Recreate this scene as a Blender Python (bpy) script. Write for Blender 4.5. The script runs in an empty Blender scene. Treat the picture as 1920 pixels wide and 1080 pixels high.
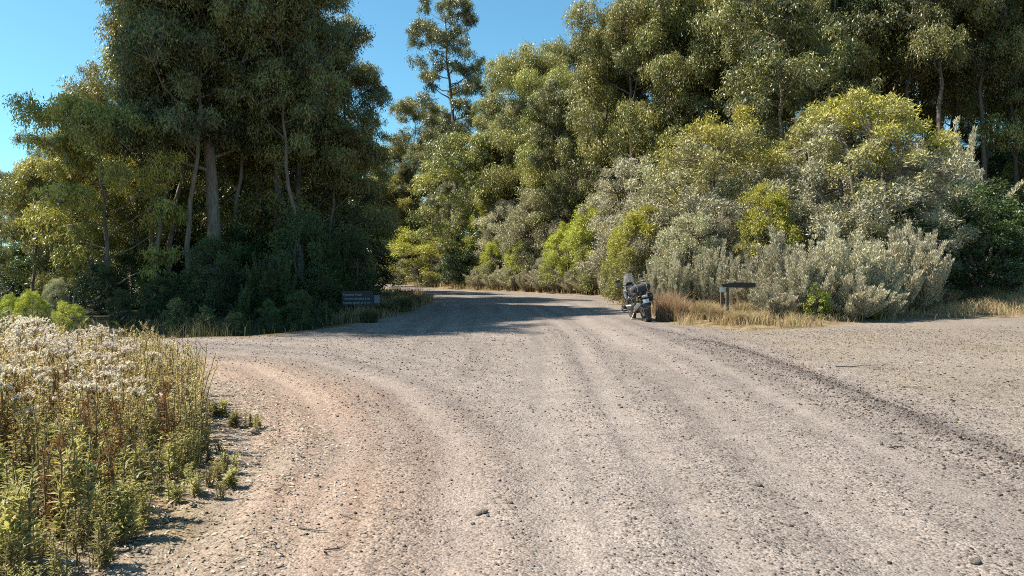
import bpy, bmesh, math, random
import numpy as np
from mathutils import Vector, Matrix

SC = bpy.context.scene
COL = SC.collection
F = 1400.0                      # focal length of the photograph in its own pixels (1920 wide)
HOR = 505.0                     # row of the horizon
CAMZ = 1.6
R_ = math.radians
random.seed(7)

# ------------------------------------------------------------------ helpers
def X(px, d):
    return (px - 960.0) / F * d

def node(nt, typ, **kw):
    n = nt.nodes.new(typ)
    for k, v in kw.items():
        setattr(n, k, v)
    return n

def new_mat(name):
    m = bpy.data.materials.new(name)
    m.use_nodes = True
    nt = m.node_tree
    nt.nodes.clear()
    out = node(nt, 'ShaderNodeOutputMaterial')
    return m, nt, out

def mixrgb(nt, fac, a, b, mode='MIX'):
    n = node(nt, 'ShaderNodeMix', data_type='RGBA', blend_type=mode)
    for sock, v in ((n.inputs[0], fac), (n.inputs[6], a), (n.inputs[7], b)):
        if isinstance(v, (int, float)):
            sock.default_value = v
        elif isinstance(v, tuple):
            sock.default_value = v + (1.0,) if len(v) == 3 else v
        else:
            nt.links.new(v, sock)
    return n.outputs[2]

def mathn(nt, op, a, b=0.0, clamp=False):
    n = node(nt, 'ShaderNodeMath', operation=op, use_clamp=clamp)
    for sock, v in ((n.inputs[0], a), (n.inputs[1], b)):
        if isinstance(v, (int, float)):
            sock.default_value = v
        else:
            nt.links.new(v, sock)
    return n.outputs[0]

def ramp(nt, src, stops):
    n = node(nt, 'ShaderNodeValToRGB')
    e = n.color_ramp.elements
    while len(e) < len(stops):
        e.new(0.5)
    for el, (p, c) in zip(e, stops):
        el.position = p
        el.color = (c, c, c, 1) if isinstance(c, (int, float)) else c + (1,)
    nt.links.new(src, n.inputs[0])
    return n.outputs[0]

def noise(nt, vec, scale, detail=4, rough=0.55):
    n = node(nt, 'ShaderNodeTexNoise')
    n.inputs['Scale'].default_value = scale
    n.inputs['Detail'].default_value = detail
    n.inputs['Roughness'].default_value = rough
    nt.links.new(vec, n.inputs['Vector'])
    return n.outputs['Fac']

def leaf_mat(name, c0, c1, c2=None, trans=0.38, rough=0.42, spec=0.5, var=0.25, glow=(1.2, 1.22, 0.8)):
    """c0 -> c1 by the leaf's own tint attribute, c2 for a few odd leaves; each plant varies a little."""
    m, nt, out = new_mat(name)
    at = node(nt, 'ShaderNodeAttribute', attribute_name='tint')
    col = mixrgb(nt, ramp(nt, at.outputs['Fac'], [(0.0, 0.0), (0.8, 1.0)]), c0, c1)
    if c2:
        col = mixrgb(nt, ramp(nt, at.outputs['Fac'], [(0.86, 0.0), (0.95, 1.0)]), col, c2)
    oi = node(nt, 'ShaderNodeObjectInfo')
    hsv = node(nt, 'ShaderNodeHueSaturation')
    nt.links.new(mathn(nt, 'ADD', mathn(nt, 'MULTIPLY', oi.outputs['Random'], 0.03), 0.485), hsv.inputs['Hue'])
    nt.links.new(mathn(nt, 'ADD', mathn(nt, 'MULTIPLY', oi.outputs['Random'], var * 2), 1 - var), hsv.inputs['Value'])
    nt.links.new(col, hsv.inputs['Color'])
    p = node(nt, 'ShaderNodeBsdfPrincipled')
    p.inputs['Roughness'].default_value = rough
    p.inputs['Specular IOR Level'].default_value = spec
    nt.links.new(hsv.outputs[0], p.inputs['Base Color'])
    t = node(nt, 'ShaderNodeBsdfTranslucent')
    tc = mixrgb(nt, 1.0, hsv.outputs[0], glow, 'MULTIPLY')
    nt.links.new(tc, t.inputs['Color'])
    mx = node(nt, 'ShaderNodeMixShader')
    mx.inputs[0].default_value = trans
    nt.links.new(p.outputs[0], mx.inputs[1])
    nt.links.new(t.outputs[0], mx.inputs[2])
    nt.links.new(mx.outputs[0], out.inputs[0])
    return m

def bark_mat(name, a, b, scale=1.0, rough=0.85):
    m, nt, out = new_mat(name)
    tc = node(nt, 'ShaderNodeTexCoord')
    mp = node(nt, 'ShaderNodeMapping')
    mp.inputs['Scale'].default_value = (6 * scale, 6 * scale, 0.7 * scale)
    nt.links.new(tc.outputs['Object'], mp.inputs[0])
    f = noise(nt, mp.outputs[0], 2.0, 6, 0.65)
    col = mixrgb(nt, ramp(nt, f, [(0.32, 0.0), (0.68, 1.0)]), a, b)
    p = node(nt, 'ShaderNodeBsdfPrincipled')
    p.inputs['Roughness'].default_value = rough
    nt.links.new(col, p.inputs['Base Color'])
    bp = node(nt, 'ShaderNodeBump')
    bp.inputs['Strength'].default_value = 0.6
    bp.inputs['Distance'].default_value = 0.04
    nt.links.new(f, bp.inputs['Height'])
    nt.links.new(bp.outputs[0], p.inputs['Normal'])
    nt.links.new(p.outputs[0], out.inputs[0])
    return m

def plain_mat(name, c, rough=0.5, metal=0.0, grime=0.25, scale=9.0, spec=0.5):
    m, nt, out = new_mat(name)
    tc = node(nt, 'ShaderNodeTexCoord')
    f = noise(nt, tc.outputs['Object'], scale, 5, 0.6)
    dust = tuple(min(1.0, v * (1 - grime) + g * grime) for v, g in zip(c, (0.30, 0.25, 0.20)))
    col = mixrgb(nt, ramp(nt, f, [(0.42, 0.0), (0.75, 1.0)]), c, dust)
    p = node(nt, 'ShaderNodeBsdfPrincipled')
    nt.links.new(col, p.inputs['Base Color'])
    p.inputs['Metallic'].default_value = metal
    p.inputs['Specular IOR Level'].default_value = spec
    rr = mathn(nt, 'ADD', mathn(nt, 'MULTIPLY', f, 0.25), rough - 0.1, True)
    nt.links.new(rr, p.inputs['Roughness'])
    nt.links.new(p.outputs[0], out.inputs[0])
    return m

def quads(name, V, Q, mat, tint=None, smooth=False):
    """one mesh from numpy arrays of vertices and quads"""
    V = np.asarray(V, np.float32); Q = np.asarray(Q, np.int32)
    me = bpy.data.meshes.new(name)
    me.vertices.add(len(V)); me.vertices.foreach_set('co', V.ravel())
    me.loops.add(len(Q) * 4); me.loops.foreach_set('vertex_index', Q.ravel())
    me.polygons.add(len(Q))
    me.polygons.foreach_set('loop_start', np.arange(0, len(Q) * 4, 4, dtype=np.int32))
    if smooth:
        me.polygons.foreach_set('use_smooth', np.ones(len(Q), bool))
    if tint is not None:
        a = me.attributes.new('tint', 'FLOAT', 'POINT')
        a.data.foreach_set('value', np.asarray(tint, np.float32))
    me.update(calc_edges=True)
    me.materials.append(mat)
    return me

class Bag:
    """collects quads"""
    def __init__(s):
        s.V = []; s.Q = []; s.T = []; s.n = 0
    def add(s, V, Q, T=None):
        V = np.asarray(V, float)
        s.V.append(V); s.Q.append(np.asarray(Q) + s.n)
        s.T.append(np.full(len(V), 0.5) if T is None else np.broadcast_to(T, (len(V),)))
        s.n += len(V)
    def mesh(s, name, mat, smooth=False):
        return quads(name, np.concatenate(s.V), np.concatenate(s.Q), mat, np.concatenate(s.T), smooth)

def unit(a):
    return a / np.maximum(np.linalg.norm(a, axis=-1, keepdims=True), 1e-9)

def tube(bag, P, rad, sides=6, tint=0.5):
    P = np.asarray(P, float); rad = np.asarray(rad, float)
    k = len(P)
    T = unit(np.gradient(P, axis=0))
    ref = np.array([0.0, 0.0, 1.0]) if abs(T[0][2]) < 0.9 else np.array([1.0, 0.0, 0.0])
    U = unit(np.cross(T, ref)); W = np.cross(T, U)
    a = np.linspace(0, 2 * np.pi, sides, endpoint=False)
    V = P[:, None] + rad[:, None, None] * (np.cos(a)[None, :, None] * U[:, None] + np.sin(a)[None, :, None] * W[:, None])
    i = np.arange(k - 1)[:, None] * sides; j = np.arange(sides)[None]
    j2 = (j + 1) % sides
    Q = np.stack([i + j, i + j2, i + sides + j2, i + sides + j], -1).reshape(-1, 4)
    bag.add(V.reshape(-1, 3), Q, tint)

def leaf_quads(bag, rng, P, D, ln, wd, tint, bend=0.0, up=None):
    """diamond leaves: base P, direction D, length, width"""
    n = len(P)
    D = unit(D)
    A = rng.normal(size=(n, 3)) if up is None else up
    Wv = unit(np.cross(D, A))
    N = np.cross(Wv, D)
    ln = np.broadcast_to(ln, (n,))[:, None]; wd = np.broadcast_to(wd, (n,))[:, None]
    mid = P + D * ln * 0.42
    V = np.stack([P, mid + Wv * wd * 0.5 + N * ln * bend, P + D * ln, mid - Wv * wd * 0.5 + N * ln * bend], 1)
    Q = np.arange(n * 4).reshape(n, 4)
    bag.add(V.reshape(-1, 3), Q, np.repeat(np.broadcast_to(tint, (n,)), 4))

def obj(name, me, parent=None):
    o = bpy.data.objects.new(name, me)
    COL.objects.link(o)
    if parent:
        o.parent = parent
    return o

def tag(o, label, cat, group=None, kind=None):
    o['label'] = label; o['category'] = cat
    if group: o['group'] = group
    if kind: o['kind'] = kind
    return o

def thing(name, label, cat, loc, rz=0.0, sc=(1, 1, 1), group=None):
    o = bpy.data.objects.new(name, None)
    COL.objects.link(o)
    o.empty_display_size = 0.3
    o.location = loc; o.rotation_euler = (0, 0, rz); o.scale = sc
    return tag(o, label, cat, group)

def plant(parts, name, label, cat, loc, rz=0.0, sc=(1, 1, 1), group=None):
    t = thing(name, label, cat, loc, rz, sc, group)
    for pn, me in parts:
        obj(pn, me, t)
    return t

# ------------------------------------------------------------------ value noise in numpy
def vnoise(x, y, seed=0):
    xi = np.floor(x).astype(np.int64); yi = np.floor(y).astype(np.int64)
    fx = x - xi; fy = y - yi
    fx = fx * fx * (3 - 2 * fx); fy = fy * fy * (3 - 2 * fy)
    def h(a, b):
        n = (a * 374761393 + b * 668265263 + seed * 1442695041) & 0x7fffffff
        n = ((n ^ (n >> 13)) * 1274126177) & 0x7fffffff
        return ((n ^ (n >> 16)) & 0xffff) / 65535.0
    return (h(xi, yi) * (1 - fx) + h(xi + 1, yi) * fx) * (1 - fy) + (h(xi, yi + 1) * (1 - fx) + h(xi + 1, yi + 1) * fx) * fy

def sdist(x, y, poly):
    """signed distance to polygon, positive inside"""
    d = np.full(x.shape, 1e9); ins = np.zeros(x.shape, bool)
    n = len(poly)
    for i in range(n):
        ax, ay = poly[i]; bx, by = poly[(i + 1) % n]
        ex, ey = bx - ax, by - ay
        t = np.clip(((x - ax) * ex + (y - ay) * ey) / (ex * ex + ey * ey), 0, 1)
        d = np.minimum(d, np.hypot(x - ax - t * ex, y - ay - t * ey))
        c = ((ay > y) != (by > y)) & (x < ex * (y - ay) / (ey if ey else 1e-9) + ax)
        ins ^= c
    return np.where(ins, d, -d)

def pdist(x, y, line):
    d = np.full(x.shape, 1e9)
    for (ax, ay), (bx, by) in zip(line[:-1], line[1:]):
        ex, ey = bx - ax, by - ay
        t = np.clip(((x - ax) * ex + (y - ay) * ey) / (ex * ex + ey * ey), 0, 1)
        d = np.minimum(d, np.hypot(x - ax - t * ex, y - ay - t * ey))
    return d

def sm(a, b, v):
    t = np.clip((v - a) / (b - a), 0, 1)
    return t * t * (3 - 2 * t)

VERGE_R = [(5.5, 45), (5.2, 38), (4.7, 30), (4.5, 25), (4.95, 21.3), (6.2, 19.6), (8, 20.2), (10.2, 22), (12.5, 23.4), (16, 24.6), (20.5, 27.4), (26, 33.5), (36, 46),
           (60, 62), (600, 160), (600, 600), (-300, 600), (-60, 120), (-30, 100), (-13, 80), (-8, 66), (-3.2, 56), (0.5, 52)]
VERGE_L = [(-7.9, 17.3), (-6.1, 17.9), (-4.7, 20.4), (-3.9, 26), (-3.9, 37), (-5.7, 48), (-10, 62), (-18, 78), (-40, 95), (-300, 140), (-300, 60), (-60, 32), (-30, 22), (-14, 18.2)]
VERGE_W = [(-2.1, 1.5), (-2.2, 4), (-2.6, 6.2), (-3.3, 8), (-4.1, 9.6), (-5.4, 10.8), (-8, 11.5), (-14, 12.5), (-30, 16), (-300, 40), (-300, -60), (-2, -60)]
WINDROW = [(3.75, -6), (3.95, 4), (4.15, 7), (4.4, 12), (4.3, 15.5), (3.6, 20), (2.9, 28)]
TRACKS = [([(2.1, -6), (2.2, 6), (2.5, 14), (2.2, 24), (1.2, 40), (-4, 58)], 0.26),
          ([(3.2, -6), (3.25, 6), (3.4, 12), (3.2, 20), (2.3, 34)], 0.2),
          ([(0.3, -6), (0.32, 9), (0.55, 16), (0.3, 26), (-0.6, 42)], 0.28),
          ([(1.15, -6), (1.2, 9), (1.5, 18), (1.0, 30)], 0.16),
          ([(-1.0, -4), (-1.16, 4.5), (-1.5, 6.7), (-2.3, 8.8), (-4.4, 12.2), (-8, 14.4), (-16, 16)], 0.2),
          ([(-0.2, -4), (-0.3, 4.5), (-0.55, 7), (-1.5, 10), (-3.6, 13.4), (-8, 15.6)], 0.2),
          ([(-1.75, -4), (-1.85, 4.5), (-2.1, 6.2), (-2.9, 8.0), (-4.9, 11.2), (-9, 13.4)], 0.14)]

def zones(x, y):
    n = vnoise(x * 1.3, y * 1.3, 3) - 0.5
    n2 = vnoise(x * 5, y * 5, 5) - 0.5
    wob = n * 0.7 + n2 * 0.25
    r = sdist(x, y, VERGE_R); l = sdist(x, y, VERGE_L); w = sdist(x, y, VERGE_W)
    return r, l, w, wob

def height(x, y, zz=None):
    x = np.asarray(x, float); y = np.asarray(y, float)
    r, l, w, wob = zz if zz is not None else zones(x, y)
    z = 0.05 * (vnoise(x * 0.25, y * 0.25, 1) - 0.5) + 0.035 * (vnoise(x * 1.1, y * 1.1, 2) - 0.5) + 0.014 * (vnoise(x * 4.3, y * 4.3, 4) - 0.5) + 0.008 * (vnoise(x * 11, y * 11, 6) - 0.5)
    z = z * (0.35 + 0.65 * sm(30, 8, y))
    z += 0.12 * sm(-0.1, 1.2, r + wob * 0.5) + 0.06 * sm(0, 1.0, w)
    z += -0.12 * sm(0, 1.5, l) + 0.35 * sm(1.5, 6, l)
    bx = pdist(x, y, WINDROW)
    near = sm(30, 12, y)
    z += (0.055 + 0.05 * (vnoise(x * 6, y * 6, 8) - 0.3)) * np.exp(-(bx / 0.24) ** 2) * near
    for line, wd in TRACKS:
        d = pdist(x, y, line)
        z += (-0.015 * np.exp(-(d / wd) ** 2) + 0.008 * np.exp(-((d - 1.7 * wd) / (0.6 * wd)) ** 2)) * sm(40, 15, y)
    # wooded rise behind the shrubs and the bank where the road bends away
    hill = np.maximum(0, (x - 2) * 0.5 + (y - 46) * 0.55)
    z += 0.30 * np.minimum(hill, 60) * sm(0, 8, r) * sm(-6, 8, x - 0.0 * y)
    z += 0.16 * np.minimum(np.maximum(0, y - 48), 70) * sm(3, 12, l) + 0.12 * np.minimum(np.maximum(0, y - 84), 60) * sm(0, 10, r) * sm(8, -6, x)
    z += 1.1 * sm(2, 12, r) * sm(52, 64, y) * sm(6, -2, x)
    z -= 0.05 * np.maximum(0, -x - 16) * sm(14, 30, y)
    return z

def gz(x, y):
    return float(height(np.array([x]), np.array([y]))[0])

def at(px, d, dz=0.0):
    x = X(px, d)
    return (x, d, gz(x, d) + dz)

# ------------------------------------------------------------------ ground
def build_ground():
    ang = np.concatenate([np.linspace(-180, -44, 46, endpoint=False), np.linspace(-44, 44, 560), np.linspace(44, 180, 46, endpoint=False)[1:]])
    a = np.radians(ang)
    rad = [0.02, 0.3, 0.6, 1.0, 1.5]
    while rad[-1] < 700:
        rad.append(rad[-1] * 1.0105)
    rad = np.array(rad)
    x = (rad[:, None] * np.sin(a)[None]).ravel(); y = (rad[:, None] * np.cos(a)[None]).ravel()
    zz = zones(x, y)
    z = height(x, y, zz)
    r, l, w, wob = zz
    m, k = len(rad), len(a)
    i = np.arange(m - 1)[:, None] * k; j = np.arange(k)[None]; j2 = (j + 1) % k
    Q = np.stack([i + j, i + k + j, i + k + j2, i + j2], -1).reshape(-1, 4)
    me = quads('ground', np.stack([x, y, z], 1), Q, ground_mat(), None, True)
    def put(name, v):
        at_ = me.attributes.new(name, 'FLOAT', 'POINT')
        at_.data.foreach_set('value', np.clip(v, 0, 1).astype(np.float32))
    verge = np.maximum.reduce([sm(-0.35, 0.35, r + wob * 0.8), sm(-0.25, 0.3, l + wob * 0.7), sm(-0.45, 0.35, w + wob * 1.0)])
    put('verge', verge)
    tr = np.zeros_like(x)
    for line, wd in TRACKS:
        tr = np.maximum(tr, np.exp(-(pdist(x, y, line) / (wd * 1.1)) ** 2))
    put('track', tr * (0.55 + 0.6 * vnoise(x * 0.9, y * 0.5, 21)))
    bx = pdist(x, y, WINDROW)
    put('berm', np.exp(-((bx + 0.25 * (vnoise(x * 2, y * 2, 91) - 0.5)) / 0.45) ** 2) * sm(34, 14, y))
    red = sm(2.3, 0.3, pdist(x, y, [(-1.6, 2.5), (-1.7, 6), (-2.6, 9), (-5.5, 12.5)])) * (0.55 + 0.7 * vnoise(x * 0.8, y * 0.6, 31))
    put('red', red)
    dry = sm(4.5, 6.0, x + wob) * sm(30, 20, y) * (0.3 + 0.8 * vnoise(x * 0.7, y * 0.7, 41))
    dry = np.maximum(dry, sm(-0.9, 0.2, r + wob) * 0.9 * sm(60, 40, y))
    put('dry', dry)
    x0 = np.interp(y, [-6, 6, 14, 24, 40, 58], [0, 0.05, 0.3, 0.1, -0.9, -6])
    lane = x - x0
    curve = pdist(x, y, [(-0.2, -4), (-0.3, 4.5), (-0.55, 7), (-1.5, 10), (-3.6, 13.4), (-8, 15.6), (-20, 17)])
    wc = sm(0.3, -1.6, x + 0.35 * np.maximum(0, y - 9) - 0.6)
    st = lambda q: 0.5 * vnoise(q * 3.1, y * 0.10, 81) + 0.3 * vnoise(q * 8.5, y * 0.16, 82) + 0.2 * vnoise(q * 19, y * 0.25, 83)
    streak = st(lane) * (1 - wc) + st(curve + 30) * wc
    put('arc', (0.55 * vnoise(curve * 5.5 + 3, y * 0.15, 84) + 0.45 * vnoise(curve * 13, y * 0.2, 85)) * wc * sm(2.6, 0.6, pdist(x, y, [(-1.3, 2.0), (-1.45, 6), (-2.4, 9), (-5.5, 12.5), (-12, 15)])))
    put('streak', sm(0.25, 0.75, streak) * sm(6.0, 4.6, x) + 0.5 * sm(4.6, 6.0, x))
    litter = sm(-1.1, 0.1, w + wob * 1.3)
    put('litter', litter)
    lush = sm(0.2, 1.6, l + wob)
    put('forest_floor', np.maximum(lush, sm(4, 9, r)))  # dark forest-floor soil inside the grove and deeper on the rise
    o = obj('ground', me); o['kind'] = 'structure'
    return o

def ground_mat():
    m, nt, out = new_mat('gravel_and_forest_floor')
    L = nt.links.new
    tc = node(nt, 'ShaderNodeTexCoord'); P = tc.outputs['Object']
    A = lambda n: node(nt, 'ShaderNodeAttribute', attribute_name=n).outputs['Fac']
    big = noise(nt, P, 0.35, 4, 0.6); mid = noise(nt, P, 2.6, 5, 0.65); fine = noise(nt, P, 28, 4, 0.7)
    vo = node(nt, 'ShaderNodeTexVoronoi'); vo.inputs['Scale'].default_value = 62; L(P, vo.inputs['Vector'])
    vb = node(nt, 'ShaderNodeTexVoronoi'); vb.inputs['Scale'].default_value = 24; L(P, vb.inputs['Vector'])
    sepa = node(nt, 'ShaderNodeSeparateColor'); L(vo.outputs['Color'], sepa.inputs[0])
    sepb = node(nt, 'ShaderNodeSeparateColor'); L(vb.outputs['Color'], sepb.inputs[0])
    g = mixrgb(nt, ramp(nt, mid, [(0.3, 0.0), (0.7, 1.0)]), (0.165, 0.136, 0.118), (0.237, 0.196, 0.170))
    g = mixrgb(nt, mathn(nt, 'MULTIPLY', A('red'), 0.85), g, (0.275, 0.196, 0.146))
    g = mixrgb(nt, mathn(nt, 'MULTIPLY', A('dry'), 0.5), g, (0.225, 0.182, 0.128))
    g = mixrgb(nt, mathn(nt, 'MULTIPLY', A('track'), 0.24), g, mixrgb(nt, A('red'), (0.295, 0.246, 0.212), (0.305, 0.236, 0.19)))
    g = mixrgb(nt, mathn(nt, 'MULTIPLY', A('berm'), 0.8), g, (0.13, 0.11, 0.098))
    g = mixrgb(nt, 0.85, g, mixrgb(nt, 1.0, g, ramp(nt, A('streak'), [(0.0, 0.84), (0.5, 0.99), (1.0, 1.14)]), 'MULTIPLY'))
    g = mixrgb(nt, ramp(nt, A('arc'), [(0.40, 0.0), (0.62, 0.42)]), g, (0.19, 0.128, 0.095))
    # pebbles: every cell its own grey, a few dark ones
    peb = ramp(nt, sepa.outputs[0], [(0.0, 0.22), (0.22, 0.74), (0.6, 1.06), (1.0, 1.5)])
    less = mathn(nt, 'SUBTRACT', 0.85, mathn(nt, 'MULTIPLY', A('track'), 0.45))
    g = mixrgb(nt, less, g, mixrgb(nt, 1.0, g, peb, 'MULTIPLY'))
    dark = mathn(nt, 'MULTIPLY', ramp(nt, sepb.outputs[1], [(0.78, 0.0), (0.82, 1.0)]), ramp(nt, vb.outputs['Distance'], [(0.25, 1.0), (0.42, 0.0)]))
    g = mixrgb(nt, mathn(nt, 'MULTIPLY', dark, mathn(nt, 'SUBTRACT', 0.8, mathn(nt, 'MULTIPLY', A('track'), 0.5))), g, (0.10, 0.085, 0.075))
    g = mixrgb(nt, 0.6, g, mixrgb(nt, 1.0, g, ramp(nt, fine, [(0.25, 0.6), (0.5, 1.0), (0.8, 1.35)]), 'MULTIPLY'))
    g = mixrgb(nt, 0.5, g, mixrgb(nt, 1.0, g, ramp(nt, big, [(0.3, 0.8), (0.7, 1.2)]), 'MULTIPLY'))
    # pale leaf litter near the weeds, soil and dry grass on the verges
    lit = mixrgb(nt, ramp(nt, fine, [(0.35, 0.0), (0.65, 1.0)]), (0.12, 0.09, 0.062), (0.34, 0.285, 0.22))
    g = mixrgb(nt, mathn(nt, 'MULTIPLY', A('litter'), ramp(nt, mid, [(0.35, 0.2), (0.6, 0.9)])), g, lit)
    soil = mixrgb(nt, ramp(nt, mid, [(0.35, 0.0), (0.65, 1.0)]), (0.12, 0.085, 0.05), (0.28, 0.205, 0.11))
    soil = mixrgb(nt, 0.7, soil, mixrgb(nt, 1.0, soil, ramp(nt, fine, [(0.3, 0.5), (0.75, 1.4)]), 'MULTIPLY'))
    soil = mixrgb(nt, A('forest_floor'), soil, (0.06, 0.05, 0.03))
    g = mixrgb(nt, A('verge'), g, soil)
    p = node(nt, 'ShaderNodeBsdfPrincipled')
    p.inputs['Roughness'].default_value = 0.95
    p.inputs['Specular IOR Level'].default_value = 0.2
    L(g, p.inputs['Base Color'])
    h = mathn(nt, 'ADD', mathn(nt, 'MULTIPLY', vo.outputs['Distance'], -0.45), mathn(nt, 'MULTIPLY', fine, 0.7))
    h = mathn(nt, 'ADD', h, mathn(nt, 'MULTIPLY', dark, 0.9))
    h = mathn(nt, 'ADD', h, mathn(nt, 'MULTIPLY', mid, 1.6))
    bp = node(nt, 'ShaderNodeBump')
    bp.inputs['Strength'].default_value = 0.75; bp.inputs['Distance'].default_value = 0.022
    L(h, bp.inputs['Height']); L(bp.outputs[0], p.inputs['Normal'])
    L(p.outputs[0], out.inputs[0])
    return m

# ------------------------------------------------------------------ materials
M = {}
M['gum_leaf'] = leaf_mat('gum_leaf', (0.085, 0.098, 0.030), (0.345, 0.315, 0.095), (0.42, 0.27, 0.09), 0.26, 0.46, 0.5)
M['gum_leaf_dark'] = leaf_mat('gum_leaf_dark', (0.048, 0.060, 0.027), (0.26, 0.25, 0.085), (0.34, 0.24, 0.08), 0.26, 0.42, 0.55)  # darker leaf tone; on the rise it stands in for shade
M['gum_leaf_gold'] = leaf_mat('gum_leaf_gold', (0.15, 0.145, 0.04), (0.42, 0.35, 0.10), (0.33, 0.22, 0.08), 0.34, 0.4, 0.5)
M['wattle_leaf'] = leaf_mat('wattle_leaf', (0.29, 0.275, 0.205), (0.40, 0.37, 0.06), (0.40, 0.40, 0.05), 0.13, 0.5, 0.4, 0.15)
M['lime_leaf'] = leaf_mat('lime_leaf', (0.20, 0.20, 0.085), (0.43, 0.43, 0.06), (0.40, 0.40, 0.06), 0.24, 0.5, 0.4, 0.15)
M['grey_leaf'] = leaf_mat('grey_leaf', (0.24, 0.215, 0.155), (0.52, 0.475, 0.34), (0.46, 0.38, 0.26), 0.2, 0.6, 0.3, 0.18)
M['olive_leaf'] = leaf_mat('olive_leaf', (0.18, 0.17, 0.105), (0.40, 0.37, 0.225), (0.42, 0.36, 0.22), 0.18, 0.55, 0.35, 0.2)
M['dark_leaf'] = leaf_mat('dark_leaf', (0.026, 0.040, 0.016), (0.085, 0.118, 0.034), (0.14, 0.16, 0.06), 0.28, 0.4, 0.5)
M['weed_leaf'] = leaf_mat('weed_leaf', (0.32, 0.265, 0.125), (0.68, 0.565, 0.28), (0.50, 0.33, 0.17), 0.45, 0.55, 0.35, 0.25, (1.1, 1.05, 0.8))
M['green_weed'] = leaf_mat('green_weed', (0.19, 0.18, 0.08), (0.47, 0.43, 0.16), (0.48, 0.36, 0.19), 0.45, 0.55, 0.35, 0.35, (1.1, 1.1, 0.75))
M['rust_weed'] = leaf_mat('rust_weed', (0.11, 0.055, 0.022), (0.27, 0.14, 0.055), (0.33, 0.2, 0.09), 0.3, 0.7, 0.2, 0.15)
M['seed_fluff'] = leaf_mat('seed_fluff', (0.47, 0.39, 0.29), (0.90, 0.82, 0.70), None, 0.45, 0.9, 0.1, 0.12, (1.0, 0.97, 0.93))
M['straw'] = leaf_mat('straw', (0.24, 0.165, 0.085), (0.50, 0.385, 0.23), (0.40, 0.40, 0.16), 0.35, 0.7, 0.2, 0.1)
M['red_straw'] = leaf_mat('red_straw', (0.25, 0.15, 0.09), (0.47, 0.325, 0.215), (0.50, 0.40, 0.24), 0.3, 0.7, 0.2, 0.1)
M['sedge'] = leaf_mat('sedge', (0.05, 0.048, 0.022), (0.14, 0.12, 0.055), (0.26, 0.22, 0.11), 0.35, 0.6, 0.3, 0.1)
M['leaf_litter'] = leaf_mat('leaf_litter', (0.20, 0.15, 0.10), (0.50, 0.43, 0.34), (0.58, 0.52, 0.44), 0.1, 0.8, 0.2, 0.1)
M['bark_litter'] = leaf_mat('bark_litter', (0.09, 0.065, 0.045), (0.30, 0.235, 0.165), (0.42, 0.35, 0.26), 0.0, 0.9, 0.2, 0.1)
M['pale_bark'] = bark_mat('pale_bark', (0.095, 0.068, 0.05), (0.26, 0.20, 0.15))
M['dark_bark'] = bark_mat('dark_bark', (0.055, 0.042, 0.034), (0.15, 0.115, 0.09))
M['shrub_bark'] = bark_mat('shrub_bark', (0.09, 0.07, 0.05), (0.22, 0.18, 0.14), 3)
M['weed_stem'] = bark_mat('weed_stem', (0.16, 0.11, 0.05), (0.28, 0.22, 0.10), 8)
M['old_timber'] = bark_mat('old_timber', (0.018, 0.015, 0.012), (0.06, 0.047, 0.038), 3)
M['post_timber'] = bark_mat('post_timber', (0.055, 0.04, 0.028), (0.15, 0.11, 0.075), 3)
M['stone'] = bark_mat('stone', (0.055, 0.043, 0.035), (0.16, 0.13, 0.105), 6)
M['gravel'] = leaf_mat('gravel', (0.040, 0.030, 0.023), (0.20, 0.155, 0.125), (0.36, 0.30, 0.25), 0.0, 0.9, 0.2, 0.1)
M['white_paint'] = plain_mat('white_paint', (0.62, 0.58, 0.52), 0.6)
M['sign_letter'] = plain_mat('sign_letter', (0.27, 0.27, 0.28), 0.6, grime=0.1)
M['sign_board'] = plain_mat('sign_board', (0.020, 0.019, 0.022), 0.6, grime=0.08)

# ------------------------------------------------------------------ tree makers
def clump(bag, tw, rng, c, r, n, ln, wd, droop, flat, base, tint_c, upbias=0.35):
    # several uneven tufts make one spray of leaves
    m = 6
    cen = unit(rng.normal(size=(m, 3)) + np.array([0, 0, 0.25])) * (r * rng.uniform(0.15, 0.8, m))[:, None] * np.array([1.1, 1.1, flat])
    sr = r * rng.uniform(0.34, 0.72, m)
    wgt = sr ** 2 / (sr ** 2).sum()
    k_ = rng.choice(m, n, p=wgt)
    u = unit(rng.normal(size=(n, 3)) + np.array([0, 0, upbias]))
    rr = sr[k_] * rng.random(n) ** 0.5 * np.where(rng.random(n) < 0.12, 1.35, 1.0)
    off = cen[k_] + u * rr[:, None] * np.array([1.1, 1.1, flat])
    P = c + off
    u = unit(u + off / r * 0.8)
    D = rng.normal(size=(n, 3)) * 0.75 + u * (0.5 if droop < 0 else 0.15) + np.array([0, 0, -droop])
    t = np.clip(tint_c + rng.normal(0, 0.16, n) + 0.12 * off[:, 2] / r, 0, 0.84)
    odd = rng.random(n) < 0.02
    t[odd] = 0.96
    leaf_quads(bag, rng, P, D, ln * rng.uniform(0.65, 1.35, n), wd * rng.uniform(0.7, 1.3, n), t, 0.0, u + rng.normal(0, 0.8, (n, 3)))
    if tw is not None:
        for k in range(5):
            e = c + off[rng.integers(n)] * 0.85
            mpt = (np.asarray(base) + e) / 2 + np.array([0, 0, -0.06 * r])
            tube(tw, [base, mpt, e], [0.016 * r + 0.008, 0.010 * r + 0.006, 0.004], 3)

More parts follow.
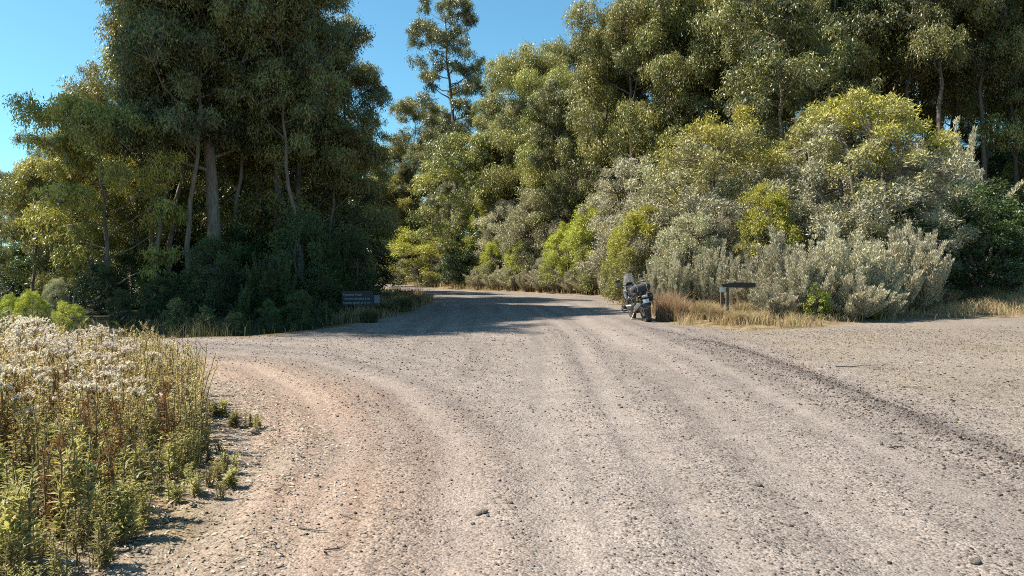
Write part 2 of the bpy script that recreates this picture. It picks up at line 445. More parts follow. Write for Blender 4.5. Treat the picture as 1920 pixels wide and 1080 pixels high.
def lobe(bag, tw, rng, c, r, n, ln, wd, droop, flat, base, tint_c):
    """a domed mass of hanging sprays, closed above, open below"""
    m = 15
    v = unit(rng.normal(size=(m, 3)) + np.array([0, 0, 0.45]))
    cen = v * (r * rng.uniform(0.45, 1.0, m))[:, None] * np.array([1.0, 1.0, flat])
    sr = r * rng.uniform(0.22, 0.46, m)
    wgt = sr ** 2 / (sr ** 2).sum()
    k_ = rng.choice(m, n, p=wgt)
    u = unit(rng.normal(size=(n, 3)) + np.array([0, 0, 0.25]))
    rr = sr[k_] * rng.random(n) ** 0.45 * np.where(rng.random(n) < 0.15, 1.4, 1.0)
    off = cen[k_] + u * rr[:, None]
    off[:, 2] -= np.where(rng.random(n) < 0.25, 1, 0) * rng.random(n) * 0.45 * r
    P = c + off
    nrm = unit(u * 0.6 + off / r)
    D = rng.normal(size=(n, 3)) * 0.6 + u * 0.2 + np.array([0, 0, -droop])
    tt = rng.normal(0, 0.16, m)
    t = np.clip(tint_c + tt[k_] + rng.normal(0, 0.15, n), 0, 0.84)
    t[rng.random(n) < 0.02] = 0.96
    leaf_quads(bag, rng, P, D, ln * rng.uniform(0.6, 1.4, n), wd * rng.uniform(0.7, 1.3, n), t, 0.0, nrm + rng.normal(0, 0.55, (n, 3)))
    for k in range(7):
        e = c + cen[k] * 0.9
        mpt = (np.asarray(base) + e) / 2 + rng.normal(0, 0.06 * r, 3)
        tube(tw, [base, mpt, e], [0.014 * r + 0.008, 0.010 * r + 0.006, 0.004], 3)

def gum(seed, H=18.0, bole=0.3, R=3.4, n_limb=26, r0=0.22, cr=1.0, lpc=2300, leaf=0.18, wd=0.05, droop=1.1, leafm='gum_leaf', barkm='dark_bark', prof=None, rise=0.75, sub=1, lean=0.02, fork=0):
    rng = np.random.default_rng(seed)
    tw = Bag(); cr_ = Bag()
    k = 16
    s = np.linspace(0, 1, k)
    wx = np.cumsum(rng.normal(0, 0.012, k)) * H * 0.5 + lean * H * s ** 1.4
    wy = np.cumsum(rng.normal(0, 0.012, k)) * H * 0.5
    wx -= wx[0]; wy -= wy[0]
    TP = np.stack([wx, wy, s * H * 0.97], 1)
    flare = 1 + 0.45 * np.exp(-s * 28)
    tr = r0 * (1 - s * 0.93) ** 0.85 * flare
    tube(tw, TP, tr, 10)
    prof = prof or (lambda t: (0.55 + 0.75 * math.sin(math.pi * min(1, 0.18 + 0.72 * t))) * (1 - 0.25 * t))
    for f in range(fork):
        h0 = 0.22 + 0.1 * f
        a = rng.uniform(0, 6.28)
        b = np.array([np.interp(h0, s, TP[:, i]) for i in range(3)])
        q = np.linspace(0, 1, 9)
        FP = b + np.stack([math.cos(a) * H * 0.13 * q ** 0.8, math.sin(a) * H * 0.13 * q ** 0.8, q * H * (0.9 - h0)], 1)
        tube(tw, FP, r0 * 0.6 * (1 - q * 0.9), 7)
    gold = 2.39996
    for i in range(n_limb):
        t = (i + rng.uniform(0.1, 0.9)) / n_limb
        hh = bole + (0.97 - bole) * t ** 0.9
        b = np.array([np.interp(hh, s, TP[:, j]) for j in range(3)])
        a = i * gold + rng.normal(0, 0.35)
        Lh = R * prof(t) * rng.uniform(0.65, 1.1)
        el = rise * rng.uniform(0.6, 1.25) * (0.75 + 0.6 * t)
        q = np.linspace(0, 1, 6)
        dirh = np.array([math.cos(a), math.sin(a), 0])
        rise_ = min(Lh * math.tan(min(1.2, el)), max(0.15 * Lh, 0.97 * H - 0.4 * cr - b[2]))
        up = rise_ * (0.55 * q + 0.45 * q ** 2)
        LP = b + dirh * (Lh * q)[:, None] + np.array([0, 0, 1]) * up[:, None] + rng.normal(0, 0.05 * Lh, (6, 3)) * q[:, None]
        lr = np.interp(hh, s, tr) * 0.55
        tube(tw, LP, lr * (1 - 0.86 * q), 5)
        spots = [(1.0, 1.0)] + [(rng.uniform(0.45, 0.9), rng.uniform(0.6, 0.95)) for _ in range(sub)]
        for qq, sc in spots:
            p0 = np.array([np.interp(qq, q, LP[:, j]) for j in range(3)])
            sd = rng.normal(0, 1, 3) * np.array([1, 1, 0.5]); sd = unit(sd)
            off = sd * cr * (0.25 if qq == 1.0 else 0.7)
            c = p0 + off + np.array([0, 0, 0.25 * cr])
            rad = cr * sc * rng.uniform(0.75, 1.2) * (1 - 0.25 * t)
            lobe(cr_, tw, rng, c, rad, int(lpc * (rad / cr) ** 2), leaf, wd, droop, 0.72, p0, np.clip(rng.normal(0.42, 0.17), 0.05, 0.8))
    top = TP[-1]
    for j in range(3):
        c = top + rng.normal(0, 0.45, 3) * cr * np.array([1, 1, 0.8])
        lobe(cr_, tw, rng, c, cr * 0.7, int(lpc * 0.6), leaf, wd, droop, 0.85, top, 0.5)
    return [('trunk', tw.mesh('gum_trunk', M[barkm], True)), ('crown', cr_.mesh('gum_crown', M[leafm]))]

def dome(seed, H=6.0, R=3.0, n=60, cr=0.75, lpc=420, leaf=0.11, wd=0.03, leafm='wattle_leaf', droop=-0.2, stems=6, low=0.12, tone=0.45, topt=0.35, spire=1.0, up=0.4):
    """a many-stemmed shrub or small tree: clumps over a dome, tints rise towards the young growth"""
    rng = np.random.default_rng(seed)
    tw = Bag(); fo = Bag()
    heads = []
    for i in range(stems):
        a = i * 6.283 / stems + rng.normal(0, 0.3)
        q = np.linspace(0, 1, 7)
        e = np.array([math.cos(a) * R * rng.uniform(0.3, 0.6), math.sin(a) * R * rng.uniform(0.3, 0.6), H * rng.uniform(0.5, 0.75)])
        LP = np.array([math.cos(a), math.sin(a), 0]) * 0.15 * R * 0.3 + e * np.stack([q ** 1.3, q ** 1.3, q], 1) + rng.normal(0, 0.03 * R, (7, 3)) * q[:, None]
        tube(tw, LP, 0.022 * H * (1 - 0.75 * q) + 0.006, 5)
        heads.append(LP)
    H_ = np.concatenate(heads)
    for i in range(n):
        t = (i + 0.5) / n
        zc = low + (1 - low) * t
        a = i * 2.39996 + rng.normal(0, 0.2)
        rho = math.sqrt(max(0.02, 1 - ((zc - 0.35) / 0.66) ** 2)) if zc > 0.35 else 0.72 + 0.8 * zc
        rho = min(1.0, rho) ** spire
        rr = R * rho * (rng.uniform(0.7, 1.12) if rng.random() < 0.75 else rng.uniform(0.3, 0.8))
        c = np.array([math.cos(a) * rr, math.sin(a) * rr, H * zc * rng.uniform(0.9, 1.03) - 0.2 * cr])
        b = H_[np.argmin(((H_ - c) ** 2).sum(1))]
        rad = cr * rng.uniform(0.65, 1.3)
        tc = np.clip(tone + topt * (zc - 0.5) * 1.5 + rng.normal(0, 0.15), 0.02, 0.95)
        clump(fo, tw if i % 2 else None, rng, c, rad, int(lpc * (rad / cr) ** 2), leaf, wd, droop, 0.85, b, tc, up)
    return [('stem', tw.mesh('shrub_stem', M['shrub_bark'], True)), ('foliage', fo.mesh('shrub_foliage', M[leafm]))]

def plume(seed, H=3.2, R=1.5, wands=46, per=520, leaf=0.12, wd=0.032, leafm='grey_leaf', spread=1.0):
    """upright feathery shrub: wands densely set with short leaves"""
    rng = np.random.default_rng(seed)
    tw = Bag(); fo = Bag()
    for i in range(wands):
        a = rng.uniform(0, 6.283); rr = R * math.sqrt(rng.random())
        h = H * (1 - 0.5 * (rr / R) ** 1.6) * rng.uniform(0.55, 1.08)
        e = np.array([math.cos(a) * rr, math.sin(a) * rr, 0])
        q = np.linspace(0, 1, 8)
        sway = rng.normal(0, 0.07 * H, 2)
        LP = np.stack([e[0] * q ** 0.55 * spread + sway[0] * q ** 3, e[1] * q ** 0.55 * spread + sway[1] * q ** 3, h * q], 1)
        tube(tw, LP, 0.013 * (1 - 0.8 * q) + 0.003, 4)
        n = int(per * rng.uniform(0.7, 1.2))
        u = 0.12 + 0.88 * rng.random(n) ** 0.8
        P0 = np.stack([np.interp(u, q, LP[:, j]) for j in range(3)], 1)
        T = np.array([e[0] * 0.25, e[1] * 0.25, h]); T = T / np.linalg.norm(T)
        az = rng.uniform(0, 6.283, n)
        out = np.stack([np.cos(az), np.sin(az), np.zeros(n)], 1)
        bush = (0.05 + 0.20 * np.sin(np.pi * np.clip(u, 0, 1)) ** 0.8 * (1 - 0.55 * u)) * rng.random(n) ** 0.6
        P = P0 + out * bush[:, None] + np.array([0, 0, 0.3]) * bush[:, None]
        D = T * 1.0 + out * rng.uniform(0.25, 0.8, n)[:, None] + rng.normal(0, 0.2, (n, 3))
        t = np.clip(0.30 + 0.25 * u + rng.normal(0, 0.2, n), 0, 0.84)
        t[rng.random(n) < 0.03] = 0.95
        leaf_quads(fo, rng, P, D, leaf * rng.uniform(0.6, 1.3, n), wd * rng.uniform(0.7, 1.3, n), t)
    return [('stem', tw.mesh('shrub_stem', M['shrub_bark'], True)), ('foliage', fo.mesh('shrub_foliage', M[leafm]))]

def weed(seed, H=1.0, leafm='weed_leaf', head=True, bushy=1.0, stems=2, leaf=0.075, dens=130):
    rng = np.random.default_rng(seed)
    st = Bag(); lf = Bag(); heads = []
    for s_ in range(stems):
        h = H * rng.uniform(0.75, 1.05)
        a = rng.uniform(0, 6.28); ln = abs(rng.normal(0, 0.16)) * h
        q = np.linspace(0, 1, 7)
        LP = np.stack([math.cos(a) * ln * q ** 1.5 + rng.normal(0, 0.04), math.sin(a) * ln * q ** 1.5 + rng.normal(0, 0.04), h * q], 1)
        LP[:, :2] += rng.normal(0, 0.008, (7, 2)) * q[:, None]
        tube(st, LP, 0.0055 * (1 - 0.6 * q) + 0.001, 4)
        n = int(dens * h)
        u = rng.uniform(0.06, 0.97, n)
        P = np.stack([np.interp(u, q, LP[:, j]) for j in range(3)], 1)
        az = rng.uniform(0, 6.283, n)
        el = rng.uniform(-0.15, 0.9, n)
        D = np.stack([np.cos(az) * np.cos(el), np.sin(az) * np.cos(el), np.sin(el)], 1)
        sz = leaf * (1.15 - 0.6 * u) * rng.uniform(0.7, 1.25, n) * bushy
        t = np.clip(0.25 + 0.35 * u + rng.normal(0, 0.2, n), 0, 0.84)
        t[rng.random(n) < 0.1] = 0.95
        # two blades per leaf: base half and drooping tip
        leaf_quads(lf, rng, P, D, sz, sz * 0.22, t, 0.05, np.array([[0, 0, 1.0]]) + rng.normal(0, 0.35, (n, 3)))
        # short side shoots
        for k in range(int(5 * h * bushy)):
            uu = rng.uniform(0.3, 0.9)
            b = np.array([np.interp(uu, q, LP[:, j]) for j in range(3)])
            az1 = rng.uniform(0, 6.283)
            d = np.array([math.cos(az1) * 0.6, math.sin(az1) * 0.6, 0.8])
            sl = rng.uniform(0.08, 0.2) * h
            tube(st, [b, b + d * sl * 0.5, b + d * sl + np.array([0, 0, 0.02])], [0.003, 0.002, 0.001], 3)
            m_ = 16
            w = rng.random(m_)
            DD = d + rng.normal(0, 0.55, (m_, 3))
            leaf_quads(lf, rng, b + d * sl * w[:, None], DD, leaf * 0.6 * rng.uniform(0.6, 1.2, m_), leaf * 0.13, np.clip(rng.normal(0.5, 0.2, m_), 0, 0.84), 0.04)
        if head and rng.random() < 0.72:
            tip = LP[-1]
            sd = Bag(); heads.append(sd)
            nb = rng.integers(7, 24)
            for k in range(nb):
                az1 = rng.uniform(0, 6.283); ro = rng.choice([0.07, 0.10, 0.14]) * math.sqrt(rng.random()) * rng.uniform(0.8, 1.25)
                c = tip + np.array([math.cos(az1) * ro, math.sin(az1) * ro, rng.uniform(0.0, 0.05) - ro * 0.35])
                tube(st, [tip - np.array([0, 0, 0.09]), (tip + c) / 2 - np.array([0, 0, 0.02]), c], [0.002, 0.0015, 0.001], 3)
                m_ = 24
                D = rng.normal(size=(m_, 3)) + np.array([0, 0, 0.5])
                leaf_quads(sd, rng, np.repeat(c[None], m_, 0) + rng.normal(0, 0.004, (m_, 3)), D, rng.uniform(0.013, 0.024, m_), 0.009, np.clip(rng.normal(0.55, 0.25, m_), 0, 0.84))
    parts = [('stem', st.mesh('weed_stem', M['weed_stem'])), ('foliage', lf.mesh('weed_foliage', M[leafm]))]
    parts += [('seed_head', h_.mesh('weed_seed_head', M['seed_fluff'])) for h_ in heads]
    return parts

def blades(bag, rng, P, h, w, lean=0.35, tone=0.5):
    n = len(P)
    az = rng.uniform(0, 6.283, n); ln = np.abs(rng.normal(0, lean, n))
    d = np.stack([np.cos(az) * ln, np.sin(az) * ln, np.zeros(n)], 1) * h[:, None]
    f = rng.uniform(0, 6.283, n)
    s = np.stack([np.cos(f), np.sin(f), np.zeros(n)], 1) * (w * rng.uniform(0.6, 1.3, n))[:, None] * 0.5
    up = np.array([0, 0, 1.0])
    p1 = P + d * 0.25 + up * (h * 0.55)[:, None]
    p2 = P + d + up * (h * rng.uniform(0.8, 1.0, n))[:, None]
    V = np.stack([P - s, P + s, p1 + s * 0.8, p1 - s * 0.8, p2 + s * 0.15, p2 - s * 0.15], 1)
    b = np.arange(n)[:, None] * 6
    Q = np.concatenate([b + np.array([[0, 1, 2, 3]]), b + np.array([[3, 2, 4, 5]])])
    t = np.clip(tone + rng.normal(0, 0.22, n), 0, 0.84); t[rng.random(n) < 0.08] = 0.95
    bag.add(V.reshape(-1, 3), Q, np.repeat(t, 6))

# ------------------------------------------------------------------ build
build_ground()

G = {
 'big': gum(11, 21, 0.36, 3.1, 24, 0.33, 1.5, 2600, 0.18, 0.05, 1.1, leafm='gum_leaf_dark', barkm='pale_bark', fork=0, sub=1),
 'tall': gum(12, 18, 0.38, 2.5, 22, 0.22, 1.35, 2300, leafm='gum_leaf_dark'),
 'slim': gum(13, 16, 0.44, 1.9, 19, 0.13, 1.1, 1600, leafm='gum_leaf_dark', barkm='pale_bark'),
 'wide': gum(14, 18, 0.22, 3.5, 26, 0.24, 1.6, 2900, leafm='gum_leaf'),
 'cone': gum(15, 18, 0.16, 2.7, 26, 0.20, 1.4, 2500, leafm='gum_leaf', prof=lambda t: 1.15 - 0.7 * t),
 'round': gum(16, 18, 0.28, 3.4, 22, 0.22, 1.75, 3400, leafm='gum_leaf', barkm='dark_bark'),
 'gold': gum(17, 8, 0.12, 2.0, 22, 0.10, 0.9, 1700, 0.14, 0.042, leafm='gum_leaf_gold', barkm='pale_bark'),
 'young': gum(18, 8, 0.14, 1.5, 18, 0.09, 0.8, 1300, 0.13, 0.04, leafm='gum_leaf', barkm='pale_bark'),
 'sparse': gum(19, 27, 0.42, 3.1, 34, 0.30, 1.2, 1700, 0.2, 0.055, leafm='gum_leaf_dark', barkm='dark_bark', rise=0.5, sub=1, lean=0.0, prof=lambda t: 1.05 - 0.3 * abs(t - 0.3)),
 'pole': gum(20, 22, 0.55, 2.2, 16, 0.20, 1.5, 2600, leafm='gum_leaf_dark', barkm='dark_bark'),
 'airy': gum(21, 17, 0.30, 2.4, 17, 0.16, 1.25, 1700, 0.19, 0.052, leafm='gum_leaf', barkm='pale_bark', sub=1),
}
GH = {'big': 21, 'tall': 18, 'slim': 16, 'wide': 18, 'cone': 18, 'round': 18, 'gold': 8, 'young': 8, 'sparse': 27, 'pole': 22, 'airy': 17}

rnd = random.Random(5)
def put_gum(px, d, H, kind, label, group=None, wid=1.0):
    loc = at(px, d, -0.1)
    H = 0.955 * max(5.0, H - max(0.0, loc[2]))
    s = H / GH[kind]
    w = max(s, 0.62 * (H + max(0, loc[2])) / GH[kind]) * wid
    return plant(G[kind], 'gum_tree', label, 'tree', loc, rnd.uniform(0, 6.28), (w, w, s), group)

LG = 'gum trees of the dark grove behind the sign'
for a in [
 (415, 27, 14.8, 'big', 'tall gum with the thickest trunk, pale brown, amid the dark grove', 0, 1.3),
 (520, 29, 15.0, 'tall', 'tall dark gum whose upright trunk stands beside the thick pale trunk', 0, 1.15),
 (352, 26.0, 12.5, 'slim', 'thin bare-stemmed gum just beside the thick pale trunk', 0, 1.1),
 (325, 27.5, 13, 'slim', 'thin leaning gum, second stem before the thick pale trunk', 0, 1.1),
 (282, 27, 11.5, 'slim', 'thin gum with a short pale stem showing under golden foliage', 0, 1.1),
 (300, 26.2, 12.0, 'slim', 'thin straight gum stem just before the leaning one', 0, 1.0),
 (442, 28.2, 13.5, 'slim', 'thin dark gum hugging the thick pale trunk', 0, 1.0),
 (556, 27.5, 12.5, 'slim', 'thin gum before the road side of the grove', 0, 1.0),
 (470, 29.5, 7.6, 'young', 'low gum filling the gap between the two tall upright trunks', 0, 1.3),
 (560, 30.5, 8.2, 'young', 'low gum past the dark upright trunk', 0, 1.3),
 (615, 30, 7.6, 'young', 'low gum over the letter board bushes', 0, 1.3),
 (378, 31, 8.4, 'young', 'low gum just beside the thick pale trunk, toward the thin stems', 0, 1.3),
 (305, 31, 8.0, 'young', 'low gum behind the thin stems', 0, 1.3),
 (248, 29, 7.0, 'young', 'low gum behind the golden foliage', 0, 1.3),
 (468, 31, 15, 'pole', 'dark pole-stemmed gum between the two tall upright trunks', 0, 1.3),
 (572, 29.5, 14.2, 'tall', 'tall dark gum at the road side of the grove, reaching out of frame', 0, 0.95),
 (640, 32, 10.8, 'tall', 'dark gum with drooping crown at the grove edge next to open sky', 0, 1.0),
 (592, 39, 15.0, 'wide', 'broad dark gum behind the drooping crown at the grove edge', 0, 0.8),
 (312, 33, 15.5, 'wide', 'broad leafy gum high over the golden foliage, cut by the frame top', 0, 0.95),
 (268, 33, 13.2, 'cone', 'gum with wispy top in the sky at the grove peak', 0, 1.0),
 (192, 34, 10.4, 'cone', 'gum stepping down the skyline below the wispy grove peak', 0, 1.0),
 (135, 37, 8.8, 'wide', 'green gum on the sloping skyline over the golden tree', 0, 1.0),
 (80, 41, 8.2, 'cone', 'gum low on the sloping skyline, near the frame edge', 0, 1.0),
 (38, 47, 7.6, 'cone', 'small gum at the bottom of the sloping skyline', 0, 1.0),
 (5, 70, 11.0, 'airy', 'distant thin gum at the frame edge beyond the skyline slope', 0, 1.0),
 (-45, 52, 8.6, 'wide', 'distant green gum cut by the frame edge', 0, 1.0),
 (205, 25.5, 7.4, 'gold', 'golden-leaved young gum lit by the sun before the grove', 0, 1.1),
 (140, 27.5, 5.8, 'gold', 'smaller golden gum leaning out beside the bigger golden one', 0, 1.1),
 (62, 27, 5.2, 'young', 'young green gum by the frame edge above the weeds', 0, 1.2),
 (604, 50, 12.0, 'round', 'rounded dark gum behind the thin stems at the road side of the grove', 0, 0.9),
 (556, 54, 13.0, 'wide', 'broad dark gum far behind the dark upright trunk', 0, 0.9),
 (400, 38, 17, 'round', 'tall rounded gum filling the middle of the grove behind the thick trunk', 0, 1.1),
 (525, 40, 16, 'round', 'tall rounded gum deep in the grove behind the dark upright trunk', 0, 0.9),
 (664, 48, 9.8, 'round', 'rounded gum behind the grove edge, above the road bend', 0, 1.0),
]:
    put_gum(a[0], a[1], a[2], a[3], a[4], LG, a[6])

CG = 'gum trees standing beyond the road bend'
for a in [
 (780, 98, 24.0, 'airy', 'open-crowned gum topping the sky gap beyond the road'),
 (855, 72, 29.0, 'sparse', 'lone very tall gum with layered sparse crown against the blue sky'),
 (745, 100, 18.5, 'airy', 'gum lower down beside the open-crowned gum in the sky gap'),
 (718, 94, 13.4, 'gold', 'sunlit yellowish gum beyond the bend, at the grove corner'),
 (668, 92, 12.8, 'gold', 'sunlit yellowish gum peeping out from behind the grove'),
 (690, 99, 18.0, 'cone', 'green gum rising behind the sunlit yellowish gums'),
 (760, 95, 15.5, 'cone', 'dark green gum right above the round lime bush at the bend'),
 (815, 90, 19.5, 'tall', 'dark narrow gum standing just before the lone tallest gum'),
 (832, 96, 22.0, 'cone', 'gum half hidden behind the base of the lone tallest gum'),
 (915, 64, 17.0, 'cone', 'narrow gum next to the lone tallest gum, toward the hill'),
 (878, 61, 13.0, 'young', 'slender sunlit gum with thin straight stem before the hill trees', None, 1.3),
 (912, 60, 13.0, 'cone', 'sunlit gum beside the slender thin-stemmed one'),
 (800, 106, 20.0, 'round', 'gum deep in the gap behind the open-crowned gum'),
 (850, 84, 11.5, 'tall', 'shadowy gum in the dark hollow above the road bend'),
]:
    put_gum(*a[:4], a[4], CG, *(a[6:] if len(a) > 6 else ()))

RG = 'gum trees on the wooded rise behind the shrubs'
for a in [
 (968, 60, 15.5, 'cone', 'gum at the lowest step of the rising hill skyline'),
 (1005, 58, 18.2, 'round', 'rounded gum at the second step of the hill skyline'),
 (1050, 54, 16.0, 'wide', 'broad sunlit gum below the hill skyline, over the grey shrubs'),
 (1095, 58, 20.0, 'round', 'gum with domed top on the hill skyline, next to a sky notch'),
 (1140, 62, 22.5, 'airy', 'airy gum in the sky notch at the frame top'),
 (985, 61, 11.5, 'wide', 'low sunlit gum at the foot of the hill skyline'),
 (1180, 47, 18.5, 'wide', 'big sunlit leafy gum bulging over the grey-mauve shrubs'),
 (1265, 45, 19.5, 'cone', 'tall leafy gum just past the bulging sunlit gum'),
 (1335, 50, 23, 'tall', 'dark gum in the gap behind the domed wattle'),
 (1410, 47, 25, 'wide', 'leafy gum above the dip between the two domed wattles'),
 (1225, 50, 20.5, 'tall', 'narrow dark gum between the bulging sunlit gum and the tall leafy one', None, 0.9),
 (1300, 47, 18.5, 'tall', 'narrow dark gum right behind the smaller wattle', None, 0.85),
 (1375, 43, 19.0, 'slim', 'narrow gum with bare stem over the dip between the wattles', None, 1.1),
 (1530, 42, 20.0, 'slim', 'narrow gum with bare dark stem over the bigger wattle', None, 1.1),
 (1690, 42, 21.0, 'pole', 'bare-stemmed gum over the shoulder of the bigger wattle', None, 0.9),
 (1600, 43, 21.0, 'pole', 'bare-stemmed gum straight above the bigger wattle', None, 0.9),
 (1790, 45, 21.0, 'pole', 'bare-stemmed gum squeezed between the thick black trunk and the next', None, 0.9),
 (1855, 46, 21.0, 'pole', 'bare-stemmed gum squeezed between the two trunks by the side road', None, 0.9),
 (1040, 52, 14.5, 'tall', 'narrow gum above the olive bush high on the bank', None, 0.9),
 (1130, 50, 15.5, 'tall', 'narrow gum rising beside the grey-mauve shrubs', None, 0.9),
 (1488, 37, 16.5, 'slim', 'pale slender-trunked gum rising from between the two domed wattles', None, 1.25),
 (1560, 46, 29, 'round', 'rounded dark gum over the bigger domed wattle'),
 (1640, 48, 29, 'wide', 'broad dark gum over the shoulder of the bigger domed wattle'),
 (1758, 40, 21, 'pole', 'gum with thick black trunk behind the grey spire shrub'),
 (1825, 41, 21, 'pole', 'gum with straight dark trunk, next after the thick black one'),
 (1885, 41, 20, 'pole', 'dark-trunked gum close to the frame edge over the side road'),
 (1700, 52, 28, 'tall', 'dense dark gum deep behind the thick black trunk'),  # dark-leaved kinds here put the wood's shade into the leaf colour
 (1790, 54, 22, 'tall', 'dense gum filling the shade between the straight dark trunks'),
 (1870, 55, 22, 'tall', 'dense gum deep in the shade over the side road'),
 (1955, 46, 21, 'pole', 'broad gum cut by the frame edge over the side road'),
 (1945, 40, 12, 'tall', 'low dark gum overhanging the mouth of the side road'),
 (2010, 40, 19, 'wide', 'dark gum outside the bend of the side road'),
 (1815, 48, 11, 'tall', 'short dark gum under the straight dark trunks'),
 (1720, 46, 12, 'cone', 'short dark gum behind the shoulder of the bigger wattle'),
]:
    put_gum(*a[:4], a[4], RG, *(a[6:] if len(a) > 6 else ()))
back = 'gum tree in the dense wood at the back of the rise'
for px, d, H, k in [(1010, 76, 19, 'tall'), (1080, 74, 20, 'wide'), (1160, 70, 21, 'round'), (1230, 64, 22, 'tall'), (1300, 66, 23, 'wide'), (1380, 64, 23, 'round'),
                    (1450, 62, 24, 'tall'), (1530, 64, 24, 'wide'), (1610, 62, 24, 'round'), (1690, 66, 25, 'wide'), (1770, 68, 25, 'tall'), (1850, 70, 25, 'round'),
                    (1930, 66, 24, 'wide'), (950, 82, 17, 'wide')]:
    put_gum(px, d, H, k, back, 'dense wood at the back of the rise')
backl = 'gum tree in the dense wood behind the dark grove'
for px, d, H, k in [(215, 48, 12, 'wide'), (270, 48, 14, 'round'), (345, 50, 15, 'wide'), (430, 50, 14, 'tall'), (135, 56, 10.5, 'wide'), (45, 66, 9, 'round'), (720, 96, 12, 'wide'), (765, 104, 13, 'round'), (850, 98, 15, 'wide'), (900, 90, 16, 'round')]:
    put_gum(px, d, H, k, backl, 'dense wood behind the dark grove')

for px, d, H, k, lab in [(-228, 22.4, 22, 'pole', 'very tall gum over the side track, outside the frame edge'), (-300, 23.0, 24, 'pole', 'second very tall gum over the side track, outside the frame edge'),
                         (-390, 22.6, 25, 'pole', 'third very tall gum over the side track, outside the frame edge')]:
    put_gum(px, d, H, k, lab, 'gum trees over the side track', 1.15)

# ---- shrubs
S = {
 'wattle': dome(31, 8.5, 3.5, 125, 0.62, 560, 0.15, 0.042, 'wattle_leaf', -0.15, 9, 0.24, -0.06, 1.15),
 'wattle2': dome(32, 8.0, 3.0, 105, 0.60, 540, 0.145, 0.04, 'wattle_leaf', -0.15, 8, 0.16, 0.0, 1.1),
 'lime': dome(33, 5.0, 1.7, 60, 0.5, 440, 0.13, 0.042, 'lime_leaf', -0.1, 5, 0.06, 0.36, 0.7),
 'lime_round': dome(34, 4.2, 2.2, 70, 0.5, 500, 0.12, 0.042, 'lime_leaf', -0.1, 6, 0.08, 0.42, 0.7),
 'olive': dome(35, 4.5, 1.7, 64, 0.48, 460, 0.12, 0.034, 'olive_leaf', -0.25, 6, 0.05, 0.45, 0.2),
 'grey': dome(36, 5.0, 1.9, 72, 0.45, 520, 0.11, 0.028, 'grey_leaf', -0.35, 6, 0.05, 0.4, 0.15, 1.0, 0.7),
 'plume': plume(37, 3.3, 1.35, 54, 640),
 'plume2': plume(38, 3.3, 1.2, 48, 600),
 'plume_low': plume(39, 2.0, 1.15, 60, 420, 0.10, 0.028),
 'spire': plume(40, 4.5, 1.1, 44, 620, 0.12, 0.034, 'grey_leaf'),
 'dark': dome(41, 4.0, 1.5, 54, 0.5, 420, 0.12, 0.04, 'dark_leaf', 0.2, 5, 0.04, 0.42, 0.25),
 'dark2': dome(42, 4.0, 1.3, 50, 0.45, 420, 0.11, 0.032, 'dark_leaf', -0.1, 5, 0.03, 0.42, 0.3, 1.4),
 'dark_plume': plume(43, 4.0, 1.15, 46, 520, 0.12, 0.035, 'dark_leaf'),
 'small_leafy': dome(44, 1.2, 0.6, 26, 0.24, 240, 0.07, 0.03, 'lime_leaf', 0.0, 4, 0.05, 0.5, 0.3),
}
SH = {'wattle': 8.5, 'wattle2': 8, 'lime': 5, 'lime_round': 4.2, 'olive': 4.5, 'grey': 5, 'plume': 3.3, 'plume2': 3.3, 'plume_low': 2.0, 'spire': 4.5, 'dark': 4, 'dark2': 4, 'dark_plume': 4, 'small_leafy': 1.2}
def put_shrub(px, d, top, kind, label, wid=1.0, group=None, name='shrub', cat='shrub'):
    """top: the photo row its tip reaches"""
    loc = at(px, d, -0.05)
    H = max(0.4, CAMZ + (HOR - top) / F * d - loc[2])
    s = H / (SH[kind] * 1.04)
    w = s * wid
    return plant(S[kind], name, label, cat, loc, rnd.uniform(0, 6.28), (w, w, s), group)

put_shrub(1345, 33, 212, 'wattle2', 'domed yellow-topped wattle over the reddish grass, smaller of the two', 1.05, None, 'wattle_tree', 'tree')
put_shrub(1596, 31, 162, 'wattle', 'biggest domed wattle, yellow-topped and grey-sided, above the feathery grey shrubs', 1.08, None, 'wattle_tree', 'tree')
put_shrub(1465, 36.5, 285, 'wattle2', 'wattle filling the dip between the two domed wattles', 0.8, None, 'wattle_tree', 'tree')
put_shrub(1440, 29, 345, 'lime', 'bright green upright shrub tucked before the dip between the wattles', 0.75)
put_shrub(1700, 33, 255, 'grey', 'grey shrub on the shaded shoulder of the bigger wattle', 0.7)
put_shrub(1800, 37, 205, 'spire', 'grey spire-topped shrub standing alone against the black shade', 0.75)
put_shrub(1725, 36, 330, 'dark', 'dark shrub in the shade under the spire-topped shrub', 1.3)
put_shrub(1830, 34, 345, 'dark', 'dark shrub with a few lit leaves beside the side road', 1.3)
put_shrub(1790, 42, 420, 'dark2', 'dark shrub sunk in the black shade over the side road', 1.5)
put_shrub(1895, 44, 400, 'dark', 'dark shrub at the mouth of the side road, near the frame edge', 1.6)
put_shrub(1945, 42, 380, 'dark', 'dark shrub cut by the frame edge at the side road', 1.6)
put_shrub(1850, 50, 380, 'dark', 'dark shrub deep behind the mouth of the side road', 1.8)
